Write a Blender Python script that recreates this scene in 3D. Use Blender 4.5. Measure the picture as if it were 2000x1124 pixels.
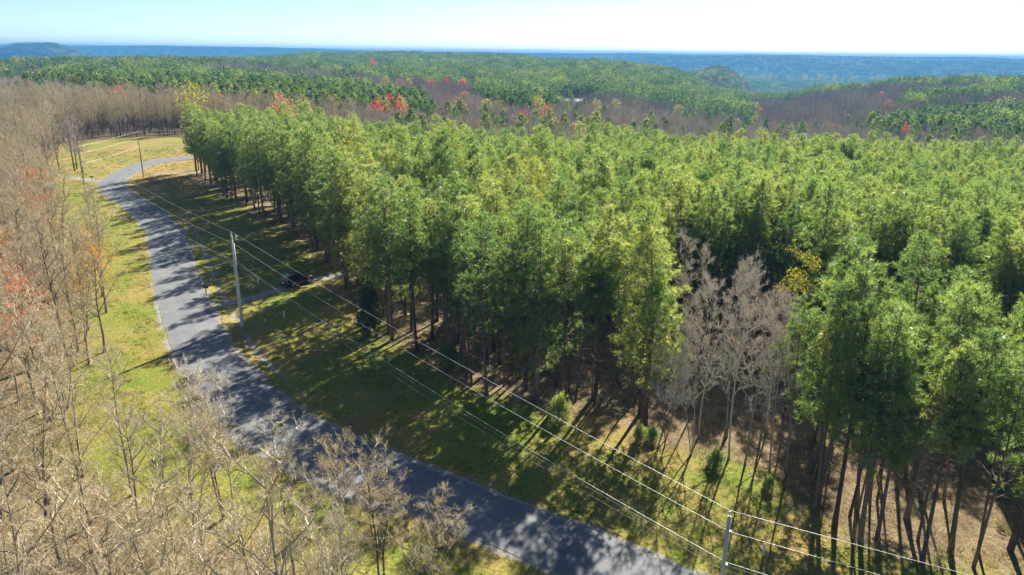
import bpy, math, random
import numpy as np
from mathutils import Vector, Matrix, Quaternion
R = math.radians
scene = bpy.context.scene
for o in list(bpy.data.objects): bpy.data.objects.remove(o)
C = scene.collection
# ---------------------------------------------------------------- camera
cam_d = bpy.data.cameras.new('camera'); cam = bpy.data.objects.new('camera', cam_d); C.objects.link(cam)
CAM_Z = 30.0
cam.location = (0, 0, CAM_Z)
cam_d.sensor_width = 36.0; cam_d.lens = 1428.0 / 2000 * 36.0
cam_d.clip_start = 0.5; cam_d.clip_end = 40000
cam.rotation_euler = (Matrix.Rotation(R(90 - 17.74), 3, 'X') @ Matrix.Rotation(R(0.65), 3, 'Z')).to_euler()
scene.camera = cam
# ---------------------------------------------------------------- sky and sun
SUN_EL, SUN_AZ = 30.0, 23.5            # degrees; azimuth measured from +Y towards +X
world = bpy.data.worlds.new('World'); scene.world = world; world.use_nodes = True
wn = world.node_tree; bg = wn.nodes['Background']
sky = wn.nodes.new('ShaderNodeTexSky'); sky.sky_type = 'NISHITA'; sky.sun_disc = False
sky.sun_elevation = R(SUN_EL); sky.sun_rotation = R(SUN_AZ)
sky.altitude = 300; sky.air_density = 0.55; sky.dust_density = 0.15; sky.ozone_density = 2.2
wn.links.new(sky.outputs['Color'], bg.inputs['Color']); bg.inputs['Strength'].default_value = 0.051
sun_d = bpy.data.lights.new('sun', 'SUN'); sun_d.energy = 5.0; sun_d.angle = R(0.53); sun_d.color = (1.0, 0.93, 0.80)
sun = bpy.data.objects.new('sun', sun_d); C.objects.link(sun)
SUN_DIR = Vector((math.sin(R(SUN_AZ)) * math.cos(R(SUN_EL)), math.cos(R(SUN_AZ)) * math.cos(R(SUN_EL)), math.sin(R(SUN_EL))))
sun.rotation_euler = SUN_DIR.to_track_quat('Z', 'Y').to_euler(); sun.location = SUN_DIR * 200
scene.view_settings.view_transform = 'Standard'; scene.view_settings.look = 'None'
scene.view_settings.exposure = 1.65; scene.view_settings.gamma = 1.0; scene.view_settings.use_curve_mapping = False
cy = scene.cycles
cy.max_bounces = 4; cy.diffuse_bounces = 3; cy.glossy_bounces = 2; cy.transmission_bounces = 3; cy.volume_bounces = 1
cy.transparent_max_bounces = 4; cy.use_denoising = True; cy.caustics_reflective = False; cy.caustics_refractive = False
cy.sample_clamp_indirect = 6.0
# ---------------------------------------------------------------- terrain height (metres, world space)
def _hash2(ix, iy, seed):
    n = (ix.astype(np.int64) * 374761393 + iy.astype(np.int64) * 668265263 + seed * 982451653) & 0x7fffffff
    n = ((n ^ (n >> 13)) * 1274126177) & 0x7fffffff
    n = n ^ (n >> 16)
    return (n & 0xffff) / 65535.0
def vnoise(x, y, seed=0):
    x = np.asarray(x, float); y = np.asarray(y, float)
    ix = np.floor(x); iy = np.floor(y); fx = x - ix; fy = y - iy
    fx = fx * fx * (3 - 2 * fx); fy = fy * fy * (3 - 2 * fy)
    a = _hash2(ix, iy, seed); b = _hash2(ix + 1, iy, seed); c = _hash2(ix, iy + 1, seed); d = _hash2(ix + 1, iy + 1, seed)
    return (a * (1 - fx) + b * fx) * (1 - fy) + (c * (1 - fx) + d * fx) * fy
def fbm(x, y, seed=0, oct=4):
    s = 0; a = 0.5
    for k in range(oct):
        s = s + a * vnoise(x * 2 ** k + 17.3 * k, y * 2 ** k - 9.1 * k, seed + k); a *= 0.5
    return s / (1 - 0.5 ** oct)
def sstep(a, b, v):
    t = np.clip((v - a) / (b - a), 0, 1); return t * t * (3 - 2 * t)
T_AZ = np.array([-60, -34, -30, -25, -15, -8, 0, 6, 11, 15, 19, 23, 28, 34, 60.])
T_R = np.array([150, 260, 360, 500, 700, 1000, 1400, 1900, 2500, 3300, 4200, 5500, 7000, 9500.])
T_Z = np.array([
#  150  260  360  500  700 1000 1400 1900 2500 3300 4200 5500 7000 9500
 [  0,   1,   1,   0,   0,   3, -20, -70,-110,-120,-110, -60,  30,  34],
 [  0,   1,   0,   0,   0,   3, -25, -80,-120,-120,-100, -60,  32,  34],
 [  0,   2,   0,  -1,   1,   5, -18, -70,-110,-110, -90, -50,  36,  34],
 [  0,   2,  -1,  -2,   1,   6,   0, -50,-100,-120,-110, -70,  38,  36],
 [  0,  -1,  -4,  -5,  -3,   2,   7,   9, -20, -80,-110, -70,  32,  36],
 [ -2,  -5,  -9,  -9,  -5,  -1,   5,  15,   8, -30,-100, -80,  18,  30],
 [ -5,  -9, -14, -12,  -7,  -3,   5,  13,  -5, -60,-110, -70,  14,  26],
 [ -7,  -9, -16, -16, -10,  -2,   5, -20, -60,-110,-130,  -5,  20,  24],
 [ -8,  -9, -17, -19, -15,  -9,  -4, -40, -60,-130,-140,  14,  18,  24],
 [ -9,  -9, -18, -23, -24, -26, -34, -10, -14,-140,-130,  16,  12,  24],
 [-10,  -9, -19, -25, -27, -30, -80,-100,-110,-150,-120,  15,   8,  26],
 [-10,  -9, -19, -22, -18, -17, -90,-130,-140,-150,-100,  10,   6,  28],
 [-10,  -9, -19, -19, -10,  -5, -70,-130,-140,-140,-110,   4,   2,  26],
 [-10,  -9, -19, -18,  -8,  -1, -50,-120,-140,-140,-100,   2,   0,  22],
 [-10,  -9, -19, -17,  -8,  -1, -40,-110,-140,-140,-100,   2,   0,  20]], float)
def _near(x, y):
    t = 0.9 * x + 0.25 * y + 8
    t = 6 * np.logaddexp(0, t / 6)
    z = -11 * (1 - np.exp(-t / 85))
    return z + 2.6 * np.exp(-((x + 118) / 34) ** 2 - ((y - 252) / 26) ** 2)
def _far(x, y):
    r = np.hypot(x, y); az = np.degrees(np.arctan2(x, y)); 
    az = np.clip(az, -59.9, 59.9)
    u = np.interp(az, T_AZ, np.arange(len(T_AZ))); v = np.interp(np.log(np.clip(r, 151, 9400)), np.log(T_R), np.arange(len(T_R)))
    iu = np.clip(u.astype(int), 0, len(T_AZ) - 2); iv = np.clip(v.astype(int), 0, len(T_R) - 2)
    fu = u - iu; fv = v - iv
    fu = 0.6 * fu * fu * (3 - 2 * fu) + 0.4 * fu; fv = 0.6 * fv * fv * (3 - 2 * fv) + 0.4 * fv
    z = (T_Z[iu, iv] * (1 - fv) + T_Z[iu, iv + 1] * fv) * (1 - fu) + (T_Z[iu + 1, iv] * (1 - fv) + T_Z[iu + 1, iv + 1] * fv) * fu
    amp = np.interp(r, [250, 500, 1200, 3000, 6000], [0, 2.0, 6, 16, 30])
    z = z + amp * (fbm(x / 420, y / 420, 3) - 0.5) * sstep(0, 1, 1)
    z = z + np.interp(r, [2500, 4500], [0, 1]) * (26 * (fbm(x / 1300, y / 1300, 8, 3) - 0.5) - 22 * np.abs(vnoise(x / 520, y / 700, 9) - 0.5) * sstep(9000, 6500, r))
    # the flat-topped knob far to the left
    kx, ky = -2130.0, 3430.0
    d = np.hypot((x - kx) / 210.0, (y - ky) / 240.0)
    z = np.maximum(z, -80 + 119 * np.exp(-np.clip(d - 0.25, 0, 9) ** 2 * 1.4))
    return z
def terrain(x, y):
    x = np.asarray(x, float); y = np.asarray(y, float)
    r = np.hypot(x, y); w = sstep(200, 300, r)
    return _near(x, y) * (1 - w) + _far(x, y) * w
# ---------------------------------------------------------------- helpers
rng = np.random.default_rng(11)
def tag(o, label=None, cat=None, group=None, kind=None):
    if label: o['label'] = label
    if cat: o['category'] = cat
    if group: o['group'] = group
    if kind: o['kind'] = kind
    return o
def mesh_data(name, V, F, mats, smooth=False, mi=None):
    me = bpy.data.meshes.new(name)
    if isinstance(F, np.ndarray):
        F = F.astype(np.int32); n, k = F.shape
        V = np.asarray(V, np.float32)
        me.vertices.add(len(V)); me.vertices.foreach_set('co', V.ravel())
        me.loops.add(n * k); me.loops.foreach_set('vertex_index', F.ravel())
        me.polygons.add(n); me.polygons.foreach_set('loop_start', np.arange(n, dtype=np.int32) * k)
        me.update(calc_edges=True)
    else:
        me.from_pydata([tuple(map(float, v)) for v in V], [], [tuple(int(i) for i in f) for f in F]); me.update()
    for m in (mats if isinstance(mats, (list, tuple)) else [mats]): me.materials.append(m)
    if mi is not None: me.polygons.foreach_set('material_index', np.asarray(mi, np.int32))
    me.polygons.foreach_set('use_smooth', np.full(len(me.polygons), bool(smooth)))
    me.validate()
    return me
def link(name, data, parent=None, loc=(0, 0, 0), rz=0.0, scale=None):
    o = bpy.data.objects.new(name, data); C.objects.link(o)
    o.location = loc
    if rz: o.rotation_euler = (0, 0, rz)
    if scale is not None: o.scale = scale if isinstance(scale, (tuple, list)) else (scale,) * 3
    if parent: o.parent = parent
    return o
class MB:
    """collects shapes, then becomes ONE mesh"""
    def __init__(s): s.v = []; s.f = []
    def add(s, V, F):
        n = len(s.v); s.v += [tuple(v) for v in V]; s.f += [tuple(i + n for i in f) for f in F]; return s
    def box(s, c, d, rot=None):
        x, y, z = d[0] / 2, d[1] / 2, d[2] / 2
        V = [Vector((a, b, e)) for e in (-z, z) for a, b in ((-x, -y), (x, -y), (x, y), (-x, y))]
        if rot: V = [rot @ v for v in V]
        V = [v + Vector(c) for v in V]
        return s.add(V, [(3, 2, 1, 0), (4, 5, 6, 7), (0, 1, 5, 4), (1, 2, 6, 5), (2, 3, 7, 6), (3, 0, 4, 7)])
    def tube(s, P, rad, n=8, cap=True):
        V, F = tube(P, rad, n, cap); return s.add(V, F)
    def build(s, name, mat, parent=None, smooth=False, **k):
        return link(name, mesh_data(name, s.v, s.f, mat, smooth), parent, **k)
def tube(P, rad, n=8, cap=True):
    P = [Vector(p) for p in P]; rad = list(rad) if hasattr(rad, '__len__') else [rad] * len(P)
    V = []; F = []; prev = None
    for i, p in enumerate(P):
        t = (P[min(i + 1, len(P) - 1)] - P[max(i - 1, 0)]).normalized()
        a = (prev - t * prev.dot(t)) if prev is not None else t.orthogonal()
        if a.length < 1e-6: a = t.orthogonal()
        a.normalize(); prev = a; b = t.cross(a)
        for k in range(n):
            w = 2 * math.pi * k / n; V.append(p + (a * math.cos(w) + b * math.sin(w)) * rad[i])
    for i in range(len(P) - 1):
        for k in range(n):
            k2 = (k + 1) % n; F.append((i * n + k, i * n + k2, (i + 1) * n + k2, (i + 1) * n + k))
    if cap: F.append(tuple(range(n))[::-1]); F.append(tuple((len(P) - 1) * n + k for k in range(n)))
    return V, F
def cones(A, B, r, n=3):
    """many thin tapering twigs at once: A, B (N,3) ends, r (N,) base radius -> triangles"""
    A = np.asarray(A, float); B = np.asarray(B, float); N = len(A)
    t = B - A; t = t / (np.linalg.norm(t, axis=1, keepdims=True) + 1e-9)
    ref = np.where(np.abs(t[:, 2:3]) < 0.9, np.array([[0, 0, 1.0]]), np.array([[1.0, 0, 0]]))
    a = np.cross(t, ref); a /= np.linalg.norm(a, axis=1, keepdims=True) + 1e-9; b = np.cross(t, a)
    rings = [A + (a * math.cos(2 * math.pi * k / n) + b * math.sin(2 * math.pi * k / n)) * np.asarray(r)[:, None] for k in range(n)]
    V = np.stack(rings + [B], 1).reshape(-1, 3)
    base = np.arange(N) * (n + 1)
    F = np.concatenate([np.stack([base + k, base + (k + 1) % n, base + n], 1) for k in range(n)])
    return V, F
def merge(parts):
    Vs = []; Fs = []; n = 0
    for V, F in parts: Vs.append(np.asarray(V, float)); Fs.append(np.asarray(F) + n); n += len(V)
    return np.concatenate(Vs), np.concatenate(Fs)
def tri(F):
    o = []
    for f in F:
        for i in range(1, len(f) - 1): o.append((f[0], f[i], f[i + 1]))
    return np.array(o)
def in_poly(x, y, poly):
    x = np.asarray(x, float); y = np.asarray(y, float); ins = np.zeros(x.shape, bool); n = len(poly)
    for i in range(n):
        x1, y1 = poly[i]; x2, y2 = poly[(i + 1) % n]
        c = ((y1 > y) != (y2 > y)); ins ^= c & (x < (x2 - x1) * (y - y1) / ((y2 - y1) or 1e-9) + x1)
    return ins
def poly_dist(x, y, line):
    """(distance to a polyline, side >0 on the left of travel, arc position)"""
    x = np.asarray(x, float); y = np.asarray(y, float)
    best = np.full(x.shape, 1e9); side = np.zeros(x.shape); arc = np.zeros(x.shape); s0 = 0.0
    for (x1, y1), (x2, y2) in zip(line[:-1], line[1:]):
        dx, dy = x2 - x1, y2 - y1; L2 = dx * dx + dy * dy
        t = np.clip(((x - x1) * dx + (y - y1) * dy) / L2, 0, 1)
        d = np.hypot(x - x1 - t * dx, y - y1 - t * dy); m = d < best
        best = np.where(m, d, best); side = np.where(m, dx * (y - y1) - dy * (x - x1), side); arc = np.where(m, s0 + t * math.sqrt(L2), arc)
        s0 += math.sqrt(L2)
    return best, side, arc
def spline(P, step=1.0):
    P = [np.array(p, float) for p in P]; out = []
    for i in range(len(P) - 1):
        p0 = P[max(i - 1, 0)]; p1 = P[i]; p2 = P[i + 1]; p3 = P[min(i + 2, len(P) - 1)]
        n = max(2, int(np.linalg.norm(p2 - p1) / step))
        for k in range(n):
            t = k / n
            out.append(0.5 * (2 * p1 + (p2 - p0) * t + (2 * p0 - 5 * p1 + 4 * p2 - p3) * t * t + (3 * p1 - p0 - 3 * p2 + p3) * t ** 3))
    out.append(P[-1]); return np.array(out)
# ---------------------------------------------------------------- materials
def new_mat(name):
    m = bpy.data.materials.new(name); m.use_nodes = True; nt = m.node_tree; nt.nodes.clear()
    out = nt.nodes.new('ShaderNodeOutputMaterial'); return m, nt, out
def N(nt, typ, **kw):
    n = nt.nodes.new(typ)
    for k, v in kw.items():
        if k.startswith('i_'): n.inputs[k[2:].replace('_', ' ')].default_value = v
        else: setattr(n, k, v)
    return n
def ramp(nt, fac, stops):
    r = nt.nodes.new('ShaderNodeValToRGB'); e = r.color_ramp.elements
    while len(e) < len(stops): e.new(0.5)
    for el, (p, c) in zip(e, stops): el.position = p; el.color = (*c, 1)
    nt.links.new(fac, r.inputs['Fac']); return r.outputs['Color']
def noise(nt, vec, scale, detail=3, rough=0.55):
    n = N(nt, 'ShaderNodeTexNoise'); n.inputs['Scale'].default_value = scale; n.inputs['Detail'].default_value = detail; n.inputs['Roughness'].default_value = rough
    nt.links.new(vec, n.inputs['Vector']); return n.outputs['Fac']
def mixc(nt, fac, a, b, mode='MIX'):
    m = N(nt, 'ShaderNodeMix', data_type='RGBA', blend_type=mode)
    for s, v in ((m.inputs[0], fac), (m.inputs[6], a), (m.inputs[7], b)):
        if hasattr(v, 'is_linked'): nt.links.new(v, s)
        else: s.default_value = v if isinstance(v, (int, float)) else (*v, 1)
    return m.outputs[2]
def math_(nt, op, a, b=None, c=None, clamp=False):
    m = N(nt, 'ShaderNodeMath', operation=op, use_clamp=clamp)
    for s, v in zip(m.inputs, (a, b, c)):
        if v is None: continue
        if hasattr(v, 'is_linked'): nt.links.new(v, s)
        else: s.default_value = v
    return m.outputs[0]
def simple(name, col, rough=0.6, metal=0.0, var=0.12, scale=4.0, spec=0.4):
    m, nt, out = new_mat(name); p = N(nt, 'ShaderNodeBsdfPrincipled'); tc = N(nt, 'ShaderNodeTexCoord')
    f = noise(nt, tc.outputs['Object'], scale, 4)
    c = ramp(nt, f, [(0.3, tuple(x * (1 - var) for x in col)), (0.7, tuple(min(1, x * (1 + var)) for x in col))])
    nt.links.new(c, p.inputs['Base Color']); p.inputs['Roughness'].default_value = rough; p.inputs['Metallic'].default_value = metal
    p.inputs['Specular IOR Level'].default_value = spec
    nt.links.new(p.outputs[0], out.inputs[0]); return m
def leaf_mat(name, stops, trans=0.45, gloss=0.06, tint=(1.25, 1.15, 0.5), nscale=0.7, stands=0.0):
    """leaves: diffuse + translucent + a little gloss; colour varies from tree to tree and from clump to clump"""
    m, nt, out = new_mat(name); oi = N(nt, 'ShaderNodeObjectInfo'); geo = N(nt, 'ShaderNodeNewGeometry'); tc = N(nt, 'ShaderNodeTexCoord')
    f = noise(nt, tc.outputs['Object'], nscale, 2)
    f = math_(nt, 'ADD', math_(nt, 'MULTIPLY', f, 0.9), math_(nt, 'MULTIPLY', oi.outputs['Random'], 0.75))
    f = math_(nt, 'SUBTRACT', f, 0.32, clamp=True)
    f = math_(nt, 'ADD', f, math_(nt, 'MULTIPLY', math_(nt, 'SUBTRACT', geo.outputs['Random Per Island'], 0.5), 0.35), clamp=True)
    if stands: f = math_(nt, 'ADD', f, math_(nt, 'MULTIPLY', math_(nt, 'SUBTRACT', noise(nt, oi.outputs['Location'], 0.011, 3, 0.6), 0.5), stands), clamp=True)
    c = ramp(nt, f, stops)
    d = N(nt, 'ShaderNodeBsdfDiffuse'); t = N(nt, 'ShaderNodeBsdfTranslucent'); g = N(nt, 'ShaderNodeBsdfGlossy'); g.inputs['Roughness'].default_value = 0.42
    nt.links.new(c, d.inputs['Color']); nt.links.new(mixc(nt, 1.0, c, tint, 'MULTIPLY'), t.inputs['Color'])
    m1 = N(nt, 'ShaderNodeMixShader'); m1.inputs[0].default_value = trans; nt.links.new(d.outputs[0], m1.inputs[1]); nt.links.new(t.outputs[0], m1.inputs[2])
    if gloss <= 0: nt.links.new(m1.outputs[0], out.inputs[0]); return m
    m2 = N(nt, 'ShaderNodeMixShader'); m2.inputs[0].default_value = gloss; nt.links.new(m1.outputs[0], m2.inputs[1]); nt.links.new(g.outputs[0], m2.inputs[2])
    nt.links.new(m2.outputs[0], out.inputs[0]); return m
def twig_mat(name, stops):
    m, nt, out = new_mat(name); oi = N(nt, 'ShaderNodeObjectInfo'); geo = N(nt, 'ShaderNodeNewGeometry')
    f = math_(nt, 'ADD', math_(nt, 'MULTIPLY', oi.outputs['Random'], 0.8), math_(nt, 'MULTIPLY', geo.outputs['Random Per Island'], 0.2))
    d = N(nt, 'ShaderNodeBsdfDiffuse'); nt.links.new(ramp(nt, f, stops), d.inputs['Color']); nt.links.new(d.outputs[0], out.inputs[0]); return m
def bark_mat(name, a, b, scale=3.0):
    m, nt, out = new_mat(name); oi = N(nt, 'ShaderNodeObjectInfo'); tc = N(nt, 'ShaderNodeTexCoord')
    mp = N(nt, 'ShaderNodeMapping'); mp.inputs['Scale'].default_value = (1, 1, 0.25); nt.links.new(tc.outputs['Object'], mp.inputs['Vector'])
    f = noise(nt, mp.outputs[0], scale, 4, 0.65)
    f = math_(nt, 'ADD', f, math_(nt, 'MULTIPLY', math_(nt, 'SUBTRACT', oi.outputs['Random'], 0.5), 0.5), clamp=True)
    c = ramp(nt, f, [(0.25, a), (0.75, b)])
    d = N(nt, 'ShaderNodeBsdfDiffuse'); nt.links.new(c, d.inputs['Color'])
    bp = N(nt, 'ShaderNodeBump'); bp.inputs['Strength'].default_value = 0.5; bp.inputs['Distance'].default_value = 0.04
    nt.links.new(noise(nt, mp.outputs[0], scale * 4, 3), bp.inputs['Height']); nt.links.new(bp.outputs[0], d.inputs['Normal'])
    nt.links.new(d.outputs[0], out.inputs[0]); return m
# ---------------------------------------------------------------- road line, woods, clearings (world metres)
ROAD_PTS = [(-20, 262), (-55, 240), (-84, 219), (-99.5, 203.5), (-99, 187), (-94.5, 171), (-86.5, 158.5), (-75.5, 145.2), (-66.2, 132.4), (-59.0, 121.0), (-52.3, 108.2),
            (-46.7, 97), (-41.8, 87.8), (-35.4, 76.5), (-31.8, 70.5), (-27.1, 64.3), (-21.9, 58.4), (-17.6, 54.9), (-12.2, 51.4), (-6.3, 48.2), (-0.7, 45.2), (3.8, 42.9),
            (9.5, 39.6), (20, 33), (36, 22), (60, 6)]
ROAD = spline(ROAD_PTS, 1.0); ROAD_HW = 2.85
ROADL = [tuple(p) for p in ROAD[::2]]
DRIVE = [(-39.6, 85.0), (-36.8, 86.6), (-34.0, 89.5), (-31.2, 94.6), (-28.5, 99.2), (-25, 104.5), (-20, 112)]
DRIVE_FAR = [(-100, 174), (-106, 177), (-116, 183), (-128, 190)]
DRIVE_TIP = [(-92, 184), (-86, 186.5), (-78, 188), (-70, 190)]
FRONT = [(-86, 191), (-80, 180), (-71.4, 168), (-61.8, 155.1), (-50.3, 140.6), (-40.7, 128.6), (-33.2, 116.5), (-27, 104.5), (-23.5, 95), (-19.2, 86.8), (-14.5, 79.5), (-9, 73.5), (-5, 67.5),
         (-0.5, 65.2), (3.4, 62.6), (7.5, 62.8), (10.5, 61.5), (13, 59), (15.7, 57.8), (19.6, 56.9), (22.3, 54.5), (23.4, 50.5), (24.2, 48), (26.2, 45.6), (29.6, 44), (37, 43.5)]
PLANT = FRONT + [(50, 40), (75, 40), (120, 70), (200, 150), (200, 178), (165, 205), (125, 226), (80, 224), (40, 206), (8, 192), (-20, 184), (-50, 188), (-74, 196)]
BARE_GAP = [(12.6, 56), (22.6, 53.5), (27.5, 59), (29.5, 70), (27, 79), (19, 79), (13, 68)]
SUN_GAP = [(23.5, 56), (31, 53), (46, 60), (52, 80), (40, 88), (28, 82)]
BARE_POCKET = (-11.5, 99.0, 7.0)
WOOD_EDGE = [(-7, 36.5), (-13.5, 41), (-20, 44.5), (-26, 47.5), (-33, 52), (-37.2, 58.5), (-41.5, 68.5), (-47.5, 80.5), (-56, 95.5), (-65, 110.5), (-76, 124), (-92, 143), (-103, 160), (-116, 182), (-131, 212), (-143, 232), (-134, 246), (-112, 262), (-88, 268), (-60, 262)]
LEFTWOOD = WOOD_EDGE + [(-60, 300), (-130, 320), (-330, 320), (-330, 150), (-150, 60), (-70, 12), (-7, 12)]
CLEARING = [(-345, 505), (-318, 505), (-385, 645), (-430, 660)]
FAR_PINES = [
    [(-640, 760), (-560, 950), (-330, 950), (-335, 740), (-124, 604), (-59, 473), (-46, 366), (-68, 312), (-100, 318), (-140, 330), (-190, 345), (-270, 440), (-338, 500), (-460, 620)],
    [(-560, 1250), (-600, 1600), (-500, 2300), (60, 2400), (240, 1560), (330, 1500), (364, 1366), (239, 743), (180, 560), (134, 569), (93, 612), (62, 645), (34, 560), (26, 475), (0, 459), (-25, 534), (-35, 644), (-83, 668), (-153, 748), (-247, 829), (-336, 930), (-430, 1080)],
    [(205, 440), (260, 504), (347, 520), (300, 400), (270, 360), (236, 410), (194, 402)],
    [(309, 620), (492, 745), (440, 630), (288, 552)],
    [(300, 930), (406, 900), (463, 850), (530, 800), (560, 830), (480, 930), (330, 1010)]]
BARN = (46.0, 622.0)
# ---------------------------------------------------------------- ground sheet
def ground_z(x, y):
    x = np.asarray(x, float); y = np.asarray(y, float)
    z = terrain(x, y); near = np.hypot(x, y) < 320
    d, s, a = poly_dist(x, y, ROADL)
    z = z - np.where(near & (s > 0), 0.22 * np.exp(-((d - ROAD_HW - 2.0) / 0.9) ** 2), 0)
    off = sstep(ROAD_HW + 1.0, ROAD_HW + 5, d)
    return z + off * (0.30 * (fbm(x / 6, y / 6, 21) - 0.5) + 0.8 * (fbm(x / 28, y / 28, 22) - 0.5) * sstep(6, 25, d))
az = np.radians(np.concatenate([np.arange(-44, 44.01, 0.4), np.arange(48, 316, 4)]))
rr = [4.0]
while rr[-1] < 9700: rr.append(rr[-1] * (1.011 if 24 < rr[-1] < 230 else 1.03 if rr[-1] < 2500 else 1.045 if rr[-1] > 24 else 1.06))
rr = np.array(rr); nA, nR = len(az), len(rr)
AA, RR = np.meshgrid(az, rr); gx = (RR * np.sin(AA)).ravel(); gy = (RR * np.cos(AA)).ravel(); gz = ground_z(gx, gy)
ii = np.arange(nA); jj = np.arange(nR - 1)
I, J = np.meshgrid(ii, jj); I2 = (I + 1) % nA
quads = np.stack([J * nA + I, J * nA + I2, (J + 1) * nA + I2, (J + 1) * nA + I], -1).reshape(-1, 4)[:, ::-1]
gd, gs, garc = poly_dist(gx, gy, ROADL)
def dist_only(x, y, L): return poly_dist(x, y, L)[0]
dd = np.minimum(np.minimum(dist_only(gx, gy, DRIVE), dist_only(gx, gy, DRIVE_FAR)), dist_only(gx, gy, DRIVE_TIP))
right = gs > 0
grass = np.where(in_poly(gx, gy, PLANT), 0.0, 1.0)
pe = dist_only(gx, gy, FRONT); grass = np.where(in_poly(gx, gy, PLANT), sstep(3.5, 0, pe) * 0.5, grass * (0.5 + 0.5 * sstep(0, 3.5, pe)))
we = dist_only(gx, gy, WOOD_EDGE); lw = in_poly(gx, gy, LEFTWOOD)
grass = np.where(lw, 0.55 * sstep(9, 0, we), grass * np.where(~lw, 0.55 + 0.45 * sstep(0, 4, we), 1))
grass = np.where(np.hypot(gx, gy) > 290, 0.0, grass)
cl = in_poly(gx, gy, CLEARING); grass = np.where(cl, 1.0, grass)
gravel = np.maximum(np.exp(-((gd - ROAD_HW - 0.25) / 0.5) ** 2) * 0.75, np.where(right, np.exp(-((gd - ROAD_HW - 2.0) / 0.55) ** 2) * sstep(175, 190, garc) * sstep(275, 258, garc) * 0.72, 0))
gravel = np.maximum(gravel, np.where(~right, np.exp(-((gd - ROAD_HW - 0.9) / 0.9) ** 2) * sstep(262, 270, garc) * sstep(292, 282, garc) * 0.9, 0))
gravel = np.maximum(gravel, np.exp(-(dd / 1.15) ** 4) * 0.85)
gravel = np.where(np.hypot(gx, gy) < 300, gravel, 0)
dry = np.where(right, 0.46, 0.36) + 0.0 * gx
mound = np.exp(-((gx + 118) / 40) ** 2 - ((gy - 240) / 35) ** 2)
dry = dry + 0.15 * np.exp(-(np.clip(gd - ROAD_HW, 0, 99) / 2.5) ** 2)
dry = np.where(right & (garc < 150), 0.72, dry); dry = dry + 0.24 * sstep(150, 185, gy) * (gx < -60)
# ground material
GM, nt, out = new_mat('ground')
geo = N(nt, 'ShaderNodeNewGeometry'); pos = geo.outputs['Position']
def attr(n): a = N(nt, 'ShaderNodeAttribute'); a.attribute_name = n; return a.outputs['Fac']
n_big = noise(nt, pos, 0.09, 4); n_mid = noise(nt, pos, 0.55, 4, 0.65); n_fine = noise(nt, pos, 4.5, 5, 0.75); n_xf = noise(nt, pos, 14, 3, 0.7)
lush = ramp(nt, n_fine, [(0.3, (0.065, 0.115, 0.010)), (0.5, (0.155, 0.21, 0.018)), (0.72, (0.26, 0.29, 0.035))])
dryc = ramp(nt, n_fine, [(0.3, (0.15, 0.10, 0.028)), (0.5, (0.31, 0.225, 0.068)), (0.72, (0.46, 0.36, 0.125))])
fd = math_(nt, 'ADD', math_(nt, 'MULTIPLY', n_big, 1.5), math_(nt, 'MULTIPLY', n_mid, 1.3))
fd = math_(nt, 'ADD', math_(nt, 'SUBTRACT', fd, 1.75), attr('dry'))
fd = math_(nt, 'ADD', math_(nt, 'MULTIPLY', math_(nt, 'ADD', fd, math_(nt, 'MULTIPLY', math_(nt, 'SUBTRACT', n_fine, 0.5), 0.9)), 1.6), 0.3, clamp=True)
gcol = mixc(nt, fd, lush, dryc)
lit = ramp(nt, n_fine, [(0.28, (0.09, 0.063, 0.032)), (0.5, (0.24, 0.18, 0.095)), (0.72, (0.45, 0.36, 0.20))])
lit = mixc(nt, math_(nt, 'MULTIPLY', ramp(nt, n_mid, [(0.40, (0, 0, 0)), (0.65, (1, 1, 1))]), 0.8), lit, (0.13, 0.082, 0.045))
lit = mixc(nt, attr('deep'), lit, ramp(nt, n_mid, [(0.3, (0.05, 0.045, 0.03)), (0.7, (0.11, 0.085, 0.055))]))  # tree shade on the distant forest floor, put into the ground colour
gf = math_(nt, 'ADD', attr('grass'), math_(nt, 'MULTIPLY', math_(nt, 'SUBTRACT', n_mid, 0.5), 1.1))
gf = math_(nt, 'SMOOTH_MIN', math_(nt, 'MULTIPLY', math_(nt, 'SUBTRACT', gf, 0.3), 3.0, clamp=True), 1.0, 0.01)
col = mixc(nt, gf, lit, gcol)
grc = ramp(nt, n_xf, [(0.3, (0.13, 0.125, 0.12)), (0.5, (0.30, 0.29, 0.27)), (0.7, (0.52, 0.50, 0.46))])
gv = math_(nt, 'ADD', attr('gravel'), math_(nt, 'MULTIPLY', math_(nt, 'SUBTRACT', math_(nt, 'ADD', n_mid, n_fine), 1.0), 1.0))
gv = math_(nt, 'MULTIPLY', math_(nt, 'SUBTRACT', gv, 0.40), 3.5, clamp=True)
col = mixc(nt, gv, col, grc)
p = N(nt, 'ShaderNodeBsdfPrincipled'); p.inputs['Roughness'].default_value = 0.95; p.inputs['Specular IOR Level'].default_value = 0.15
nt.links.new(col, p.inputs['Base Color'])
bp = N(nt, 'ShaderNodeBump'); bp.inputs['Strength'].default_value = 0.9; bp.inputs['Distance'].default_value = 0.16
nt.links.new(math_(nt, 'ADD', n_fine, math_(nt, 'MULTIPLY', n_xf, 0.4)), bp.inputs['Height']); nt.links.new(bp.outputs[0], p.inputs['Normal'])
nt.links.new(p.outputs[0], out.inputs[0])
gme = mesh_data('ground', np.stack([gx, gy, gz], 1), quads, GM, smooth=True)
deep = sstep(240, 420, np.hypot(gx, gy)) * np.where(cl, 0.0, 1.0)  # mask of the painted woodland shade: grows with distance, none in the clearing
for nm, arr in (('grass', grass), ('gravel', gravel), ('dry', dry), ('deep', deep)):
    a = gme.attributes.new(nm, 'FLOAT', 'POINT'); a.data.foreach_set('value', arr.astype(np.float32))
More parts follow.
